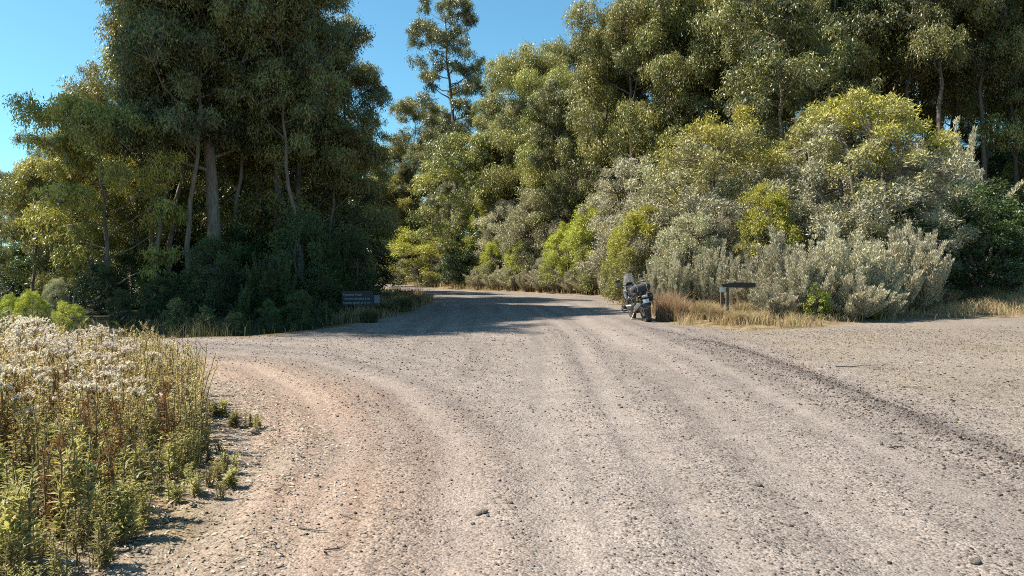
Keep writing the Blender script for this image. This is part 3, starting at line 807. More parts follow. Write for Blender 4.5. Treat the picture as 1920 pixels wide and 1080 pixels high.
for px, d, top, k, w, lab in [(1700, 44, 270, 'dark2', 1.7, 'tall dark bush under the bare-stemmed gum at the wattle shoulder'), (1755, 46, 265, 'dark', 1.3, 'tall dark bush behind the spire-topped shrub'),
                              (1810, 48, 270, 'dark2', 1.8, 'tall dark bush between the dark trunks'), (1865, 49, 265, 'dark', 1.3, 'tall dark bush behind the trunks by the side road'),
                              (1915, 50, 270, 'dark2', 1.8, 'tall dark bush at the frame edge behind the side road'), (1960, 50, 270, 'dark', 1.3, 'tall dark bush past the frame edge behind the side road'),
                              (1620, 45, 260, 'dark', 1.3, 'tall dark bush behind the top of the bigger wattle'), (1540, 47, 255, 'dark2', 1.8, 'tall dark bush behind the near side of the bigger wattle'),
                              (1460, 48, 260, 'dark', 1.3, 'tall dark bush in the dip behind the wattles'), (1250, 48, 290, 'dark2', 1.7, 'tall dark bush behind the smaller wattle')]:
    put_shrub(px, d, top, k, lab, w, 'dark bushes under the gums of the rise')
put_shrub(1680, 30, 360, 'dark2', 'dark leafy shrub under the bigger wattle, behind the feathery row', 1.4)
put_shrub(1500, 29.5, 370, 'olive', 'olive shrub under the bigger wattle at its sunny side', 1.0)
put_shrub(1590, 28.5, 380, 'olive', 'olive shrub right behind the middle of the feathery row', 1.0)
# the feathery grey row
for px, d, top, k, w, lab in [
 (1418, 25.6, 470, 'plume', 1.0, 'feathery grey shrub behind the plank sign, first of the row'),
 (1470, 24.2, 418, 'plume2', 1.1, 'feathery grey shrub, second of the row after the plank sign'),
 (1505, 23.2, 440, 'plume', 0.95, 'feathery grey shrub over the small lime-leaved plant'),
 (1560, 23.9, 408, 'plume2', 1.1, 'feathery grey shrub in the middle of the row'),
 (1618, 24.0, 425, 'plume', 1.0, 'feathery grey shrub, bushy, past the middle of the row'),
 (1668, 24.8, 412, 'plume2', 1.05, 'feathery grey shrub next to the last of the row'),
 (1712, 25.8, 400, 'plume', 0.85, 'tallest feathery grey shrub, last of the row by the black shade'),
 (1740, 27.0, 480, 'plume2', 0.9, 'short feathery grey shrub leaning out at the row end'),
 (1385, 27.0, 470, 'plume2', 0.95, 'feathery grey shrub just past the plank sign posts'),
 (1340, 28.0, 440, 'plume', 0.8, 'feathery grey shrub rising over the orange grass'),
 (1300, 29.0, 462, 'plume2', 0.75, 'feathery grey shrub behind the reddish tussock'),
]:
    put_shrub(px, d, top, k, lab, w, 'feathery grey shrubs by the plank sign')
for px, d, top, k, w, lab in [
 (1445, 22.4, 520, 'plume_low', 1.0, 'low feathery grey shrub just past the plank of the sign'),
 (1600, 22.9, 500, 'plume_low', 1.0, 'low feathery grey shrub at the front of the row, amid the verge plants'),
 (1650, 23.6, 510, 'plume_low', 0.9, 'low feathery grey shrub at the front of the row, toward its dark end'),
 (1355, 31.5, 350, 'grey', 0.9, 'grey bush in the gap under the smaller wattle'),
 (1420, 37.5, 300, 'olive', 1.1, 'olive bush behind the gap between the wattles'),
 (1290, 38.5, 300, 'olive', 1.1, 'olive bush behind the smaller wattle'),
 (1560, 36.5, 280, 'grey', 1.0, 'grey bush behind the bigger wattle'),
 (1500, 34.0, 300, 'grey', 0.8, 'grey bush in the shade between the wattles'),
 (1650, 36.0, 300, 'grey', 0.9, 'grey bush behind the shoulder of the bigger wattle')]:
    put_shrub(px, d, top, k, lab, w, 'grey and olive bushes around the wattles')
put_shrub(1375, 30, 392, 'grey', 'grey bush under the smaller wattle, with forked bare tips', 0.75)
put_shrub(1290, 30, 395, 'olive', 'olive bush under the smaller wattle, over the motorcycle windscreen', 0.9)
put_shrub(1205, 33, 388, 'lime', 'lime-yellow shrub right behind the motorcycle', 1.0)
put_shrub(1165, 38, 425, 'lime', 'lime-yellow shrub, lower, at the near side of the one behind the motorcycle', 0.7)
put_shrub(1240, 33, 385, 'olive', 'olive shrub between the lime shrub and the smaller wattle', 1.0)
put_shrub(1112, 47.5, 378, 'lime', 'tall columnar lime shrub standing apart along the road bank', 0.85)
put_shrub(1062, 50, 415, 'lime_round', 'rounded lime shrub halfway along the road bank', 0.75)
put_shrub(1010, 55, 352, 'olive', 'tall olive shrub halfway up the bank beneath the gums', 1.0)
put_shrub(1090, 53, 300, 'grey', 'grey-mauve shrub, tallest on the bank', 0.8)
put_shrub(1185, 44, 290, 'grey', 'pale fluffy grey shrub beneath the bulging gum', 0.95)
put_shrub(1135, 52, 330, 'grey', 'grey-mauve shrub in the shade between the two tallest grey ones', 0.9)
put_shrub(950, 58, 372, 'grey', 'pale grey bush near the road bend, beside the dark hollow', 0.95)
put_shrub(985, 56, 395, 'olive', 'olive bush behind the low grey bank shrubs', 0.9)
put_shrub(1040, 57, 340, 'olive', 'olive bush high up on the bank', 1.0)
put_shrub(925, 57, 450, 'lime', 'small lime bush at the corner of the road bend', 0.9)
put_shrub(975, 54.5, 455, 'lime_round', 'low spreading lime bush over the roadside grey shrubs', 0.8)
put_shrub(1030, 52, 470, 'olive', 'low olive bush over the roadside grey shrubs', 1.0)
put_shrub(905, 60, 362, 'lime', 'lime-tipped young tree beside the slender gum', 0.6)
put_shrub(872, 61, 440, 'dark', 'dark green shrub in the hollow beside the round lime bush', 1.2)
put_shrub(893, 60, 450, 'dark2', 'black-green shrub in the hollow at the road edge', 1.5)
for px, d, top, k, w, lab in [(700, 104, 375, 'dark', 1.5, 'dark bush far behind the sunlit yellowish gums'), (738, 106, 370, 'dark2', 2.0, 'dark bush far behind the lime bushes beyond the bend'),
                              (772, 102, 380, 'dark', 1.6, 'dark bush far behind the round lime bush'), (812, 100, 390, 'dark2', 1.8, 'dark bush far behind the grey-green bush beyond the bend'),
                              (662, 84, 400, 'dark', 1.5, 'dark bush far behind the grove corner')]:
    put_shrub(px, d, top, k, lab, w, 'dark bushes far beyond the bend')
# low grey row along the road
for i, (px, d, top, lab) in enumerate([
 (898, 57, 500, 'low wispy grey shrub at the tip of the roadside row, by the bend'),
 (930, 55.3, 498, 'low wispy grey shrub, second along the roadside row from the bend'),
 (960, 54, 492, 'low wispy grey shrub, third along the roadside row from the bend'),
 (992, 52.2,500, 'low wispy grey shrub, fourth along the roadside row from the bend'),
 (1020, 51, 498, 'low wispy grey shrub in the middle of the roadside row'),
 (1050, 49.8, 500, 'low wispy grey shrub just past the middle of the roadside row'),
 (1078, 48.5, 500, 'low wispy grey shrub under the columnar lime shrub'),
 (1105, 47.2, 496, 'low wispy grey shrub, third from the motorcycle'),
 (1135, 45.5, 488, 'low wispy grey shrub with tall shoots, second from the motorcycle'),
 (1165, 39.5, 492, 'low wispy grey shrub next to the motorcycle handlebar'),
 (1230, 29, 470, 'wispy grey shrub with tall shoots behind the motorcycle'),
 (1265, 28, 462, 'wispy grey shrub over the reddish tussock'),
]):
    put_shrub(px, d, top, ('plume_low', 'plume', 'plume2')[i % 3] if i > 7 else 'plume_low', lab, 1.15 if i < 8 else 0.7, 'low wispy grey shrubs along the road')
# beyond the bend
put_shrub(792, 68, 430, 'lime_round', 'round lime bush with dark underside beyond the road bend', 1.45)
put_shrub(842, 66, 430, 'wattle2', 'grey-green bush joined to the round lime bush', 0.75)
put_shrub(705, 88, 455, 'lime', 'upright lime bush beyond the bend, at the grove corner', 1.0)
put_shrub(735, 84, 462, 'olive', 'pale bush between the two lime bushes beyond the bend', 1.1)
put_shrub(688, 90, 440, 'grey', 'pale grey bush beside the grove corner beyond the bend', 0.8)
put_shrub(760, 76, 485, 'olive', 'low pale bush before the round lime bush', 1.3)
put_shrub(826, 65.5, 478, 'olive', 'low pale bush below the grey-green bush beyond the bend', 1.2)
# left grove understorey
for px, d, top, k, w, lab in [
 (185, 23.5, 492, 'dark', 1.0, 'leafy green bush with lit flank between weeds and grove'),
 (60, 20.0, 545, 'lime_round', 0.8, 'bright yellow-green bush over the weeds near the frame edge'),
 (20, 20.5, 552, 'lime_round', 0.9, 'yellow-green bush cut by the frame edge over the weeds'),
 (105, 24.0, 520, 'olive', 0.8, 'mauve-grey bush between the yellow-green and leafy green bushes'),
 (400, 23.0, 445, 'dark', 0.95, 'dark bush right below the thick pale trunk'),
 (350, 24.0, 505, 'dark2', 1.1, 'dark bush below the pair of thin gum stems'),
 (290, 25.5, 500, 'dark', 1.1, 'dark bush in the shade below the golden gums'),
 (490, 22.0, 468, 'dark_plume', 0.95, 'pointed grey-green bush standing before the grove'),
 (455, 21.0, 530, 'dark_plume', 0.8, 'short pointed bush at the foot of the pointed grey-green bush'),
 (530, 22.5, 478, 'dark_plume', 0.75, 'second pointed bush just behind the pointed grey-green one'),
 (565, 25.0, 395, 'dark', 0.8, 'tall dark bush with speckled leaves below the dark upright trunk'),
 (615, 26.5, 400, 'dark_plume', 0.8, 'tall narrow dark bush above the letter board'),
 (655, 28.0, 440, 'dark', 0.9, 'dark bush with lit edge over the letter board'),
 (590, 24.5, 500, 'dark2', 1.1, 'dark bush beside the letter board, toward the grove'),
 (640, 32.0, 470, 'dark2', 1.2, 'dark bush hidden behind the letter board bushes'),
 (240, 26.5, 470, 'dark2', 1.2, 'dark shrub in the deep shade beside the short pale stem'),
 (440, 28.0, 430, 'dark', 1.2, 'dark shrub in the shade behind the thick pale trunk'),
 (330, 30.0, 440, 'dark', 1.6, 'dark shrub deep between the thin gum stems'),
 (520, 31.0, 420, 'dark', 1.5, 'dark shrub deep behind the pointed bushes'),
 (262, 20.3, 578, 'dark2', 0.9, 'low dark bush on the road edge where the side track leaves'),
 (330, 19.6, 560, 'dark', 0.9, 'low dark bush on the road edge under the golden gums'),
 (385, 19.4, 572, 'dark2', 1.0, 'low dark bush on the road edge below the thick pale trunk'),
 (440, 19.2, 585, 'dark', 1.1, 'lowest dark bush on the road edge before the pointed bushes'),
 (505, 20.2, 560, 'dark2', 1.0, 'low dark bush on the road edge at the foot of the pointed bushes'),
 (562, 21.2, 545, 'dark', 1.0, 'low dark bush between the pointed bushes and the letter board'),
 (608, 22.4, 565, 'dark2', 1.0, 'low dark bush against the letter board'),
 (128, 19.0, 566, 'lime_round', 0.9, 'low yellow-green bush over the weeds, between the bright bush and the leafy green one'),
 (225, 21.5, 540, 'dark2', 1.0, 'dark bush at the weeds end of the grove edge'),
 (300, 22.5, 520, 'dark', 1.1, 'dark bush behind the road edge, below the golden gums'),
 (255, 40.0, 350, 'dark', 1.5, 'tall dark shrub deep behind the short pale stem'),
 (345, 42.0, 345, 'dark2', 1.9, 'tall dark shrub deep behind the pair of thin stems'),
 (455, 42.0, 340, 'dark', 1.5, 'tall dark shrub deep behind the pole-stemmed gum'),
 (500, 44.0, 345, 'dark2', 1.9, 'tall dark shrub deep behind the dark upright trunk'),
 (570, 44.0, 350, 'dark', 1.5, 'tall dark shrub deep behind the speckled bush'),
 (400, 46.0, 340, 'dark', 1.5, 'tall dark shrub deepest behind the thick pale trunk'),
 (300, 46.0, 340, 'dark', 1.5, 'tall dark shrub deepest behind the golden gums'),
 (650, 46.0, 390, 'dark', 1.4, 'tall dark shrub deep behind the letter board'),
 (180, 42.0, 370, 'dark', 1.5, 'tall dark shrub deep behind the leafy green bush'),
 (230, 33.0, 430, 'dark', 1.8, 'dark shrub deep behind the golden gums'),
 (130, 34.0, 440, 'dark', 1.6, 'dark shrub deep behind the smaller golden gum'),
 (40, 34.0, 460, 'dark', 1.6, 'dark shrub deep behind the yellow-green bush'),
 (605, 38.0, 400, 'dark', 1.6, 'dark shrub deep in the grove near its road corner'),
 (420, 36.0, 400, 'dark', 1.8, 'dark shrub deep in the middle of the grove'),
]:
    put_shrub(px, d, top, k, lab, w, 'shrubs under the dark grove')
plant(S['small_leafy'], 'leafy_plant', 'small lime-leaved plant at the foot of the feathery grey row', 'plant', at(1530, 22.6), 0.4, (0.62, 0.62, 0.8))
for px, d, s, lab in [(1735, 26.0, 0.4, 'small plant at the dark end of the feathery row'), (1645, 23.2, 0.28, 'small leafy plant on the verge before the feathery row'),
                      (1575, 22.8, 0.25, 'tiny leafy plant on the verge, beside the lime-leaved one')]:
    plant(S['small_leafy'], 'leafy_plant', lab, 'plant', at(px, d), 1.0, (s, s, s))

# ---- weeds in the corner by the road
WT = [weed(60 + i, 1.0, 'weed_leaf', True, 1.0, 3, 0.062, 150) for i in range(9)]
WY = [weed(70 + i, 0.85, 'weed_leaf', False, 0.8, 4, 0.06, 150) for i in range(4)]
WG = [weed(80 + i, 0.42, 'green_weed', False, rng_b, 5, lf_, 190) for i, (rng_b, lf_) in enumerate([(1.2, 0.05), (1.5, 0.065), (1.0, 0.045), (1.3, 0.055), (1.6, 0.04), (1.1, 0.06)])]
WR = [weed(90 + i, 0.6, 'rust_weed', False, 1.0, 4, 0.06, 120) for i in range(2)]
rw = np.random.default_rng(77)
def scatter(n, x0, x1, y0, y1, ok, mind):
    pts = []
    tries = 0
    while len(pts) < n and tries < n * 60:
        tries += 1
        x = rw.uniform(x0, x1); y = rw.uniform(y0, y1)
        if not ok(x, y): continue
        if any((x - a) ** 2 + (y - b) ** 2 < mind * mind for a, b in pts): continue
        pts.append((x, y))
    return pts
def wd_in(x, y):
    return float(sdist(np.array([x]), np.array([y]), VERGE_W)[0])
vis = lambda x, y: x > -0.72 * y - 0.6
for x, y in scatter(175, -8.6, -2.9, 5.6, 11.2, lambda x, y: vis(x, y) and wd_in(x, y) > 0.45, 0.17):
    s = rw.uniform(0.66, 1.03) * min(1.0, 0.72 + 0.16 * wd_in(x, y))
    plant(WT[rw.integers(9)], 'flowering_weed', 'tall weed gone to white fluffy seed in the roadside weed patch', 'weed', (x, y, gz(x, y)), rw.uniform(0, 6.28), (s, s, s), 'tall weeds with fluffy seed heads')
for x, y in scatter(70, -7.5, -2.4, 6.4, 10.8, lambda x, y: vis(x, y) and 0.02 < wd_in(x, y) < 0.75, 0.14):
    s = rw.uniform(0.75, 1.05)
    plant(WY[rw.integers(4)], 'leafy_weed', 'yellowish leafy weed without seed heads along the edge of the weed patch', 'weed', (x, y, gz(x, y)), rw.uniform(0, 6.28), (s, s, s), 'yellowish weeds edging the patch')
for x, y in scatter(95, -4.6, -1.9, 3.4, 6.6, lambda x, y: vis(x, y) and wd_in(x, y) > -0.05, 0.16):
    s = rw.uniform(0.45, 1.3)
    plant(WG[rw.integers(6)], 'low_weed', 'low green bushy weed at the front of the weed patch', 'weed', (x, y, gz(x, y)), rw.uniform(0, 6.28), (s, s, s * rw.uniform(0.8, 1.2)), 'low green weeds at the front of the patch')
for x, y in scatter(60, -3.6, -1.5, 3.2, 8.0, lambda x, y: vis(x, y) and -0.35 < wd_in(x, y) + 0.25 * math.sin(x * 9 + y * 5) < 0.5, 0.07):
    s = rw.uniform(0.16, 0.42)
    plant(WG[rw.integers(6)], 'seedling_weed', 'small green seedling weed in the pale litter at the patch edge', 'weed', (x, y, gz(x, y)), rw.uniform(0, 6.28), (s * 1.9, s * 1.9, s), 'seedling weeds at the patch edge')
for x, y in scatter(26, -5.2, -2.5, 3.6, 7.6, lambda x, y: vis(x, y) and wd_in(x, y) > 0.2, 0.2):
    s = rw.uniform(0.8, 1.2)
    plant(WR[rw.integers(2)], 'withered_weed', 'withered rust-brown weed among the low green weeds', 'weed', (x, y, gz(x, y)), rw.uniform(0, 6.28), (s, s, s), 'withered weeds in the patch')

# ---- grass, litter, undergrowth, gravel: nobody could count them
def region(n, x0, x1, y0, y1, fn, seed):
    r = np.random.default_rng(seed)
    x = r.uniform(x0, x1, n); y = r.uniform(y0, y1, n)
    keep = r.random(n) < fn(x, y)
    x, y = x[keep], y[keep]
    return r, np.stack([x, y, height(x, y)], 1)
gb = Bag()
r, P = region(70000, 3.8, 10.5, 18.8, 27, lambda x, y: sm(-0.15, 0.9, sdist(x, y, VERGE_R) + 0.9 * (vnoise(x * 1.5, y * 1.5, 51) - 0.5)) * sm(0.25, 0.75, vnoise(x * 1.6, y * 1.6, 52)) * (0.3 + 0.7 * sm(8.0, 6.6, x)), 1)
blades(gb, r, P, r.uniform(0.08, 0.40, len(P)) * (0.35 + 1.1 * vnoise(P[:, 0] * 1.8, P[:, 1] * 1.8, 53)), 0.014, 0.6, 0.5)
r, P = region(70000, 9.5, 27, 21, 38, lambda x, y: sm(-0.1, 0.8, sdist(x, y, VERGE_R) + 1.0 * (vnoise(x * 1.2, y * 1.2, 54) - 0.5)) * sm(6, 1, sdist(x, y, VERGE_R)) * (0.2 + 0.8 * vnoise(x, y, 55)), 2)
blades(gb, r, P, r.uniform(0.1, 0.5, len(P)) * (0.4 + vnoise(P[:, 0], P[:, 1], 68)), 0.018, 0.5, 0.6)
r, P = region(30000, -6, 7, 27, 60, lambda x, y: sm(-0.1, 0.6, sdist(x, y, VERGE_R)) * sm(3, 0.5, sdist(x, y, VERGE_R)), 3)
blades(gb, r, P, r.uniform(0.15, 0.5, len(P)), 0.025, 0.4, 0.55)
r, P = region(26000, -22, 2, 56, 84, lambda x, y: sm(0, 0.8, sdist(x, y, VERGE_R)) * sm(14, 4, sdist(x, y, VERGE_R)), 4)
blades(gb, r, P, r.uniform(0.25, 0.8, len(P)), 0.035, 0.4, 0.75)
r, P = region(16000, -8, -3.5, 22, 44, lambda x, y: sm(-0.2, 0.3, sdist(x, y, VERGE_L)) * sm(2.6, 0.6, sdist(x, y, VERGE_L)) * sm(0.35, 0.7, vnoise(x * 1.3, y * 1.3, 66)), 15)
blades(gb, r, P, r.uniform(0.15, 0.7, len(P)) * (0.4 + vnoise(P[:, 0], P[:, 1], 67)), 0.018, 0.5, 0.5)
r, P = region(26000, 4.6, 15, 4, 21, lambda x, y: 0.5 * sm(0.55, 0.8, vnoise(x * 0.9, y * 0.9, 56)) , 5)
blades(gb, r, P, r.uniform(0.02, 0.07, len(P)), 0.008, 0.8, 0.6)
o = obj('dry_grass', gb.mesh('dry_grass', M['straw'])); tag(o, 'straw-coloured dry grass growing on the road verges', 'grass', kind='stuff')

gb = Bag()
r, P = region(60000, -16, -3.4, 17, 58, lambda x, y: sm(-0.2, 0.4, sdist(x, y, VERGE_L)) * sm(5.5, 0.8, sdist(x, y, VERGE_L)) * (0.15 + 0.85 * sm(0.4, 0.7, vnoise(x * 0.8, y * 0.8, 57))), 6)
blades(gb, r, P, r.uniform(0.08, 0.5, len(P)) * (0.4 + vnoise(P[:, 0], P[:, 1], 58)), 0.018, 0.5, 0.4)
r, P = region(9000, -5.4, -1.7, 3.2, 8, lambda x, y: sm(-0.25, 0.2, sdist(x, y, VERGE_W)) * (0.1 + 0.9 * sm(0.45, 0.65, vnoise(x * 3, y * 3, 59))), 7)
blades(gb, r, P, r.uniform(0.02, 0.12, len(P)), 0.006, 0.6, 0.6)
o = obj('sedge_grass', gb.mesh('sedge_grass', M['sedge'])); tag(o, 'olive grass and sedge under the grove and weeds', 'grass', kind='stuff')

gb = Bag()
r, P = region(60000, -40, 40, 18, 75, lambda x, y: np.maximum(sm(0.5, 2, sdist(x, y, VERGE_L)), 0.8 * sm(2.5, 5, sdist(x, y, VERGE_R))) * (0.2 + 0.8 * vnoise(x * 0.7, y * 0.7, 61)), 8)
P[:, 2] += r.random(len(P)) ** 1.5 * 0.9 * vnoise(P[:, 0] * 0.6, P[:, 1] * 0.6, 62)
leaf_quads(gb, r, P, r.normal(size=(len(P), 3)) + np.array([0, 0, 0.4]), r.uniform(0.12, 0.3, len(P)), r.uniform(0.04, 0.09, len(P)), np.clip(r.normal(0.4, 0.2, len(P)), 0, 0.9))
o = obj('undergrowth', gb.mesh('undergrowth', M['dark_leaf'])); tag(o, 'dark leafy undergrowth on the forest floor', 'undergrowth', kind='stuff')

gb = Bag()
r, P = region(42000, -4.8, -0.6, 3.0, 11, lambda x, y: sm(-1.3, 0.0, sdist(x, y, VERGE_W) + 0.8 * (vnoise(x * 2, y * 2, 63) - 0.5)) * sm(1.2, 0.2, sdist(x, y, VERGE_W)) * (0.15 + 0.85 * vnoise(x * 2.4, y * 2.4, 64)), 9)
P[:, 2] += 0.006
D = r.normal(size=(len(P), 3)) * np.array([1, 1, 0.22])
leaf_quads(gb, r, P, D, r.uniform(0.02, 0.07, len(P)), r.uniform(0.008, 0.02, len(P)), np.clip(r.normal(0.45, 0.3, len(P)), 0, 1), 0.08, np.array([[0, 0, 1.0]]) + r.normal(0, 0.3, (len(P), 3)))
o = obj('leaf_litter', gb.mesh('leaf_litter', M['leaf_litter'])); tag(o, 'pale dead leaves littering the road edge by the weeds', 'leaf litter', kind='stuff')

gb = Bag()
r, P = region(9000, 4.6, 15, 5, 21, lambda x, y: 0.15 + 0.85 * sm(0.45, 0.7, vnoise(x * 0.8, y * 0.8, 69)) * (sdist(x, y, VERGE_R) < 0.6), 10)
P[:, 2] += 0.008
leaf_quads(gb, r, P, r.normal(size=(len(P), 3)) * np.array([1, 1, 0.2]), r.uniform(0.03, 0.11, len(P)), r.uniform(0.008, 0.02, len(P)), np.clip(r.normal(0.25, 0.3, len(P)), 0, 1), 0.1, np.array([[0, 0, 1.0]]) + r.normal(0, 0.35, (len(P), 3)))
o = obj('bark_litter', gb.mesh('bark_litter', M['bark_litter'])); tag(o, 'bits of bark and dead leaves strewn over the dry ground by the side road', 'leaf litter', kind='stuff')

CUBE = np.array([[-1, -1, -1], [1, -1, -1], [1, 1, -1], [-1, 1, -1], [-1, -1, 1], [1, -1, 1], [1, 1, 1], [-1, 1, 1]], float) / 1.7
CQ = np.array([[0, 3, 2, 1], [4, 5, 6, 7], [0, 1, 5, 4], [1, 2, 6, 5], [2, 3, 7, 6], [3, 0, 4, 7]])
def stones(n, x0, x1, y0, y1, fn, seed, s0, s1, gb):
    r, P = region(n, x0, x1, y0, y1, fn, seed)
    k = len(P)
    s = s0 * (s1 / s0) ** (r.random(k) ** 2.2)
    V = CUBE[None] * r.uniform(0.55, 1.25, (k, 8, 1)) * (s[:, None, None] * np.array([1, 0.85, 0.6]))
    a = r.uniform(0, 6.283, k); c, sn = np.cos(a)[:, None], np.sin(a)[:, None]
    x = V[..., 0] * c - V[..., 1] * sn; y = V[..., 0] * sn + V[..., 1] * c
    V = np.stack([x, y, V[..., 2]], -1) + P[:, None] + np.array([0, 0, 1.0]) * (s * 0.2)[:, None, None]
    Q = (CQ[None] + (np.arange(k) * 8)[:, None, None]).reshape(-1, 4)
    gb.add(V.reshape(-1, 3), Q, np.repeat(np.clip(r.normal(0.4, 0.25, k), 0, 1), 8))
def offtrack(x, y):
    t = np.zeros_like(x)
    for line, wd in TRACKS:
        t = np.maximum(t, np.exp(-(pdist(x, y, line) / (wd * 1.2)) ** 2))
    v = np.maximum(sdist(x, y, VERGE_W), sdist(x, y, VERGE_R))
    return (1 - 0.85 * t) * (0.25 + 0.75 * vnoise(x * 1.7, y * 1.7, 71)) * (v < 0.1)
gb = Bag()
stones(40000, -6, 9, 2.6, 9, offtrack, 21, 0.004, 0.017, gb)
stones(34000, -10, 13, 8, 20, offtrack, 22, 0.007, 0.025, gb)
stones(22000, 3.0, 5.6, 2.5, 17, lambda x, y: np.exp(-(pdist(x, y, WINDROW) / 0.42) ** 2), 23, 0.006, 0.026, gb)
o = obj('loose_gravel', gb.mesh('loose_gravel', M['gravel'])); tag(o, 'loose grey and brown pebbles scattered over the road', 'gravel', kind='stuff')

def tussock(seed, h, rad, n, mat):
    r = np.random.default_rng(seed)
    a = r.uniform(0, 6.283, n); q = rad * 0.45 * np.sqrt(r.random(n))
    P = np.stack([np.cos(a) * q, np.sin(a) * q, np.zeros(n)], 1)
    g = Bag()
    blades(g, r, P, h * r.uniform(0.3, 1.0, n), 0.013, 0.28 * rad / max(h, 0.1) * 2.0, 0.5)
    return g.mesh('grass_tussock', M[mat])
T1 = tussock(1, 1.05, 0.8, 1500, 'red_straw'); T2 = tussock(2, 0.6, 0.5, 1300, 'straw'); T3 = tussock(3, 0.55, 0.6, 1200, 'sedge')
for px, d, me, s, lab in [
 (1252, 23.2, T1, 1.0, 'tall reddish grass tussock right beside the motorcycle'),
 (1275, 22.8, T1, 0.75, 'lower reddish tussock next to the tall one by the motorcycle'),
 (1318, 22.4, T2, 1.1, 'orange dry tussock between the reddish tussock and the plank sign'),
 (1340, 21.6, T2, 0.9, 'small dry tussock in front of the plank sign posts'),
 (1395, 22.2, T2, 1.0, 'dry tussock under the plank of the sign'),
 (1385, 20.8, T2, 0.7, 'short dry tussock on the verge tip below the plank sign'),
 (1150, 39.0, T2, 1.2, 'rusty tussock on the road edge before the motorcycle'),
 (1178, 35.0, T2, 1.0, 'yellowish tussock behind the motorcycle handlebar'),
 (1775, 28.5, T2, 1.3, 'straw tussock past the dark end of the feathery row'),
 (1840, 31.5, T3, 1.3, 'olive tussock in the half shade by the side road'),
 (1800, 30.5, T3, 1.2, 'olive tussock next to the straw one by the side road'),
 (720, 27.0, T3, 1.1, 'olive sedge tussock beside the letter board'),
 (755, 28.5, T3, 1.2, 'sedge tussock with pale lit blades on the grove tip'),
 (692, 22.5, T3, 0.9, 'brown sedge tussock at the road edge below the letter board'),
 (775, 33.0, T3, 1.1, 'sedge tussock farther along the grove edge'),
]:
    o = obj('grass_tussock', me); o.location = at(px, d); o.rotation_euler = (0, 0, rnd.uniform(0, 6.28)); o.scale = (s, s, s)
    tag(o, lab, 'grass tussock')

def rock(seed, s):
    r = np.random.default_rng(seed)
    bm = bmesh.new()
    bmesh.ops.create_icosphere(bm, subdivisions=2, radius=s)
    for v in bm.verts:
        f = 1 + 0.35 * (r.random() - 0.5) + 0.25 * math.sin(v.co.x / s * 2.1 + seed) * math.cos(v.co.y / s * 1.7)
        v.co *= f; v.co.z *= 0.65
    me = bpy.data.meshes.new('rock'); bm.to_mesh(me); bm.free(); me.materials.append(M['stone'])
    return me
for i, (px, py, s, lab) in enumerate([
 (905, 966, 0.028, 'dark stone, biggest of the cluster in the middle of the road'),
 (895, 969, 0.018, 'dark stone beside the biggest one in the middle of the road'),
 (914, 973, 0.014, 'smallest dark stone of the cluster in the middle of the road'),
 (478, 813, 0.05, 'pale-topped stone at the road edge beside the weed patch'),
 (958, 948, 0.018, 'small dark stone alone above the stone cluster'),
 (1425, 917, 0.028, 'dark stone on the road toward the gravel ridge'),
 (1836, 1060, 0.03, 'dark stone at the bottom corner of the road'),
 (885, 985, 0.015, 'small dark stone just below the stone cluster'),
]):
    d = F * CAMZ / (py - HOR)
    o = obj('stone', rock(100 + i, s)); x = X(px, d); o.location = (x, d, gz(x, d) + s * 0.3); tag(o, lab, 'stone', 'stones lying on the road')
def twig(px0, py0, px1, py1, rad, lab, seed):
    r = np.random.default_rng(seed)
    d0 = F * CAMZ / (py0 - HOR); d1 = F * CAMZ / (py1 - HOR)
    a = np.array([X(px0, d0), d0, 0]); b = np.array([X(px1, d1), d1, 0])
    q = np.linspace(0, 1, 7)[:, None]
    P = a + (b - a) * q + r.normal(0, 0.012, (7, 3)) * np.array([1, 1, 0.1])
    c = P.mean(0); z = gz(c[0], c[1])
    g = Bag(); tube(g, P - c, np.linspace(rad, rad * 0.4, 7), 6)
    tube(g, [P[3] - c, P[3] - c + (b - a) * 0.16 + np.array([0.02, 0.07, 0.004])], [rad * 0.5, rad * 0.2], 5)
    o = obj('twig', g.mesh('twig', M['shrub_bark'])); o.location = (c[0], c[1], z + rad + 0.006); tag(o, lab, 'twig')
twig(555, 994, 615, 999, 0.007, 'longest dry twig lying on the reddish wheel track', 1)
twig(636, 970, 668, 980, 0.005, 'short crooked twig above the longest twig on the reddish track', 2)
twig(600, 1038, 640, 1032, 0.006, 'dry twig at the bottom of the reddish wheel track', 3)
twig(1672, 838, 1694, 836, 0.010, 'short dark stick lying before the gravel ridge', 4)
twig(1570, 690, 1640, 688, 0.012, 'thin stick lying on the dry ground past the gravel ridge', 5)
twig(1695, 725, 1740, 730, 0.012, 'stick lying on the dry grass past the gravel ridge', 6)

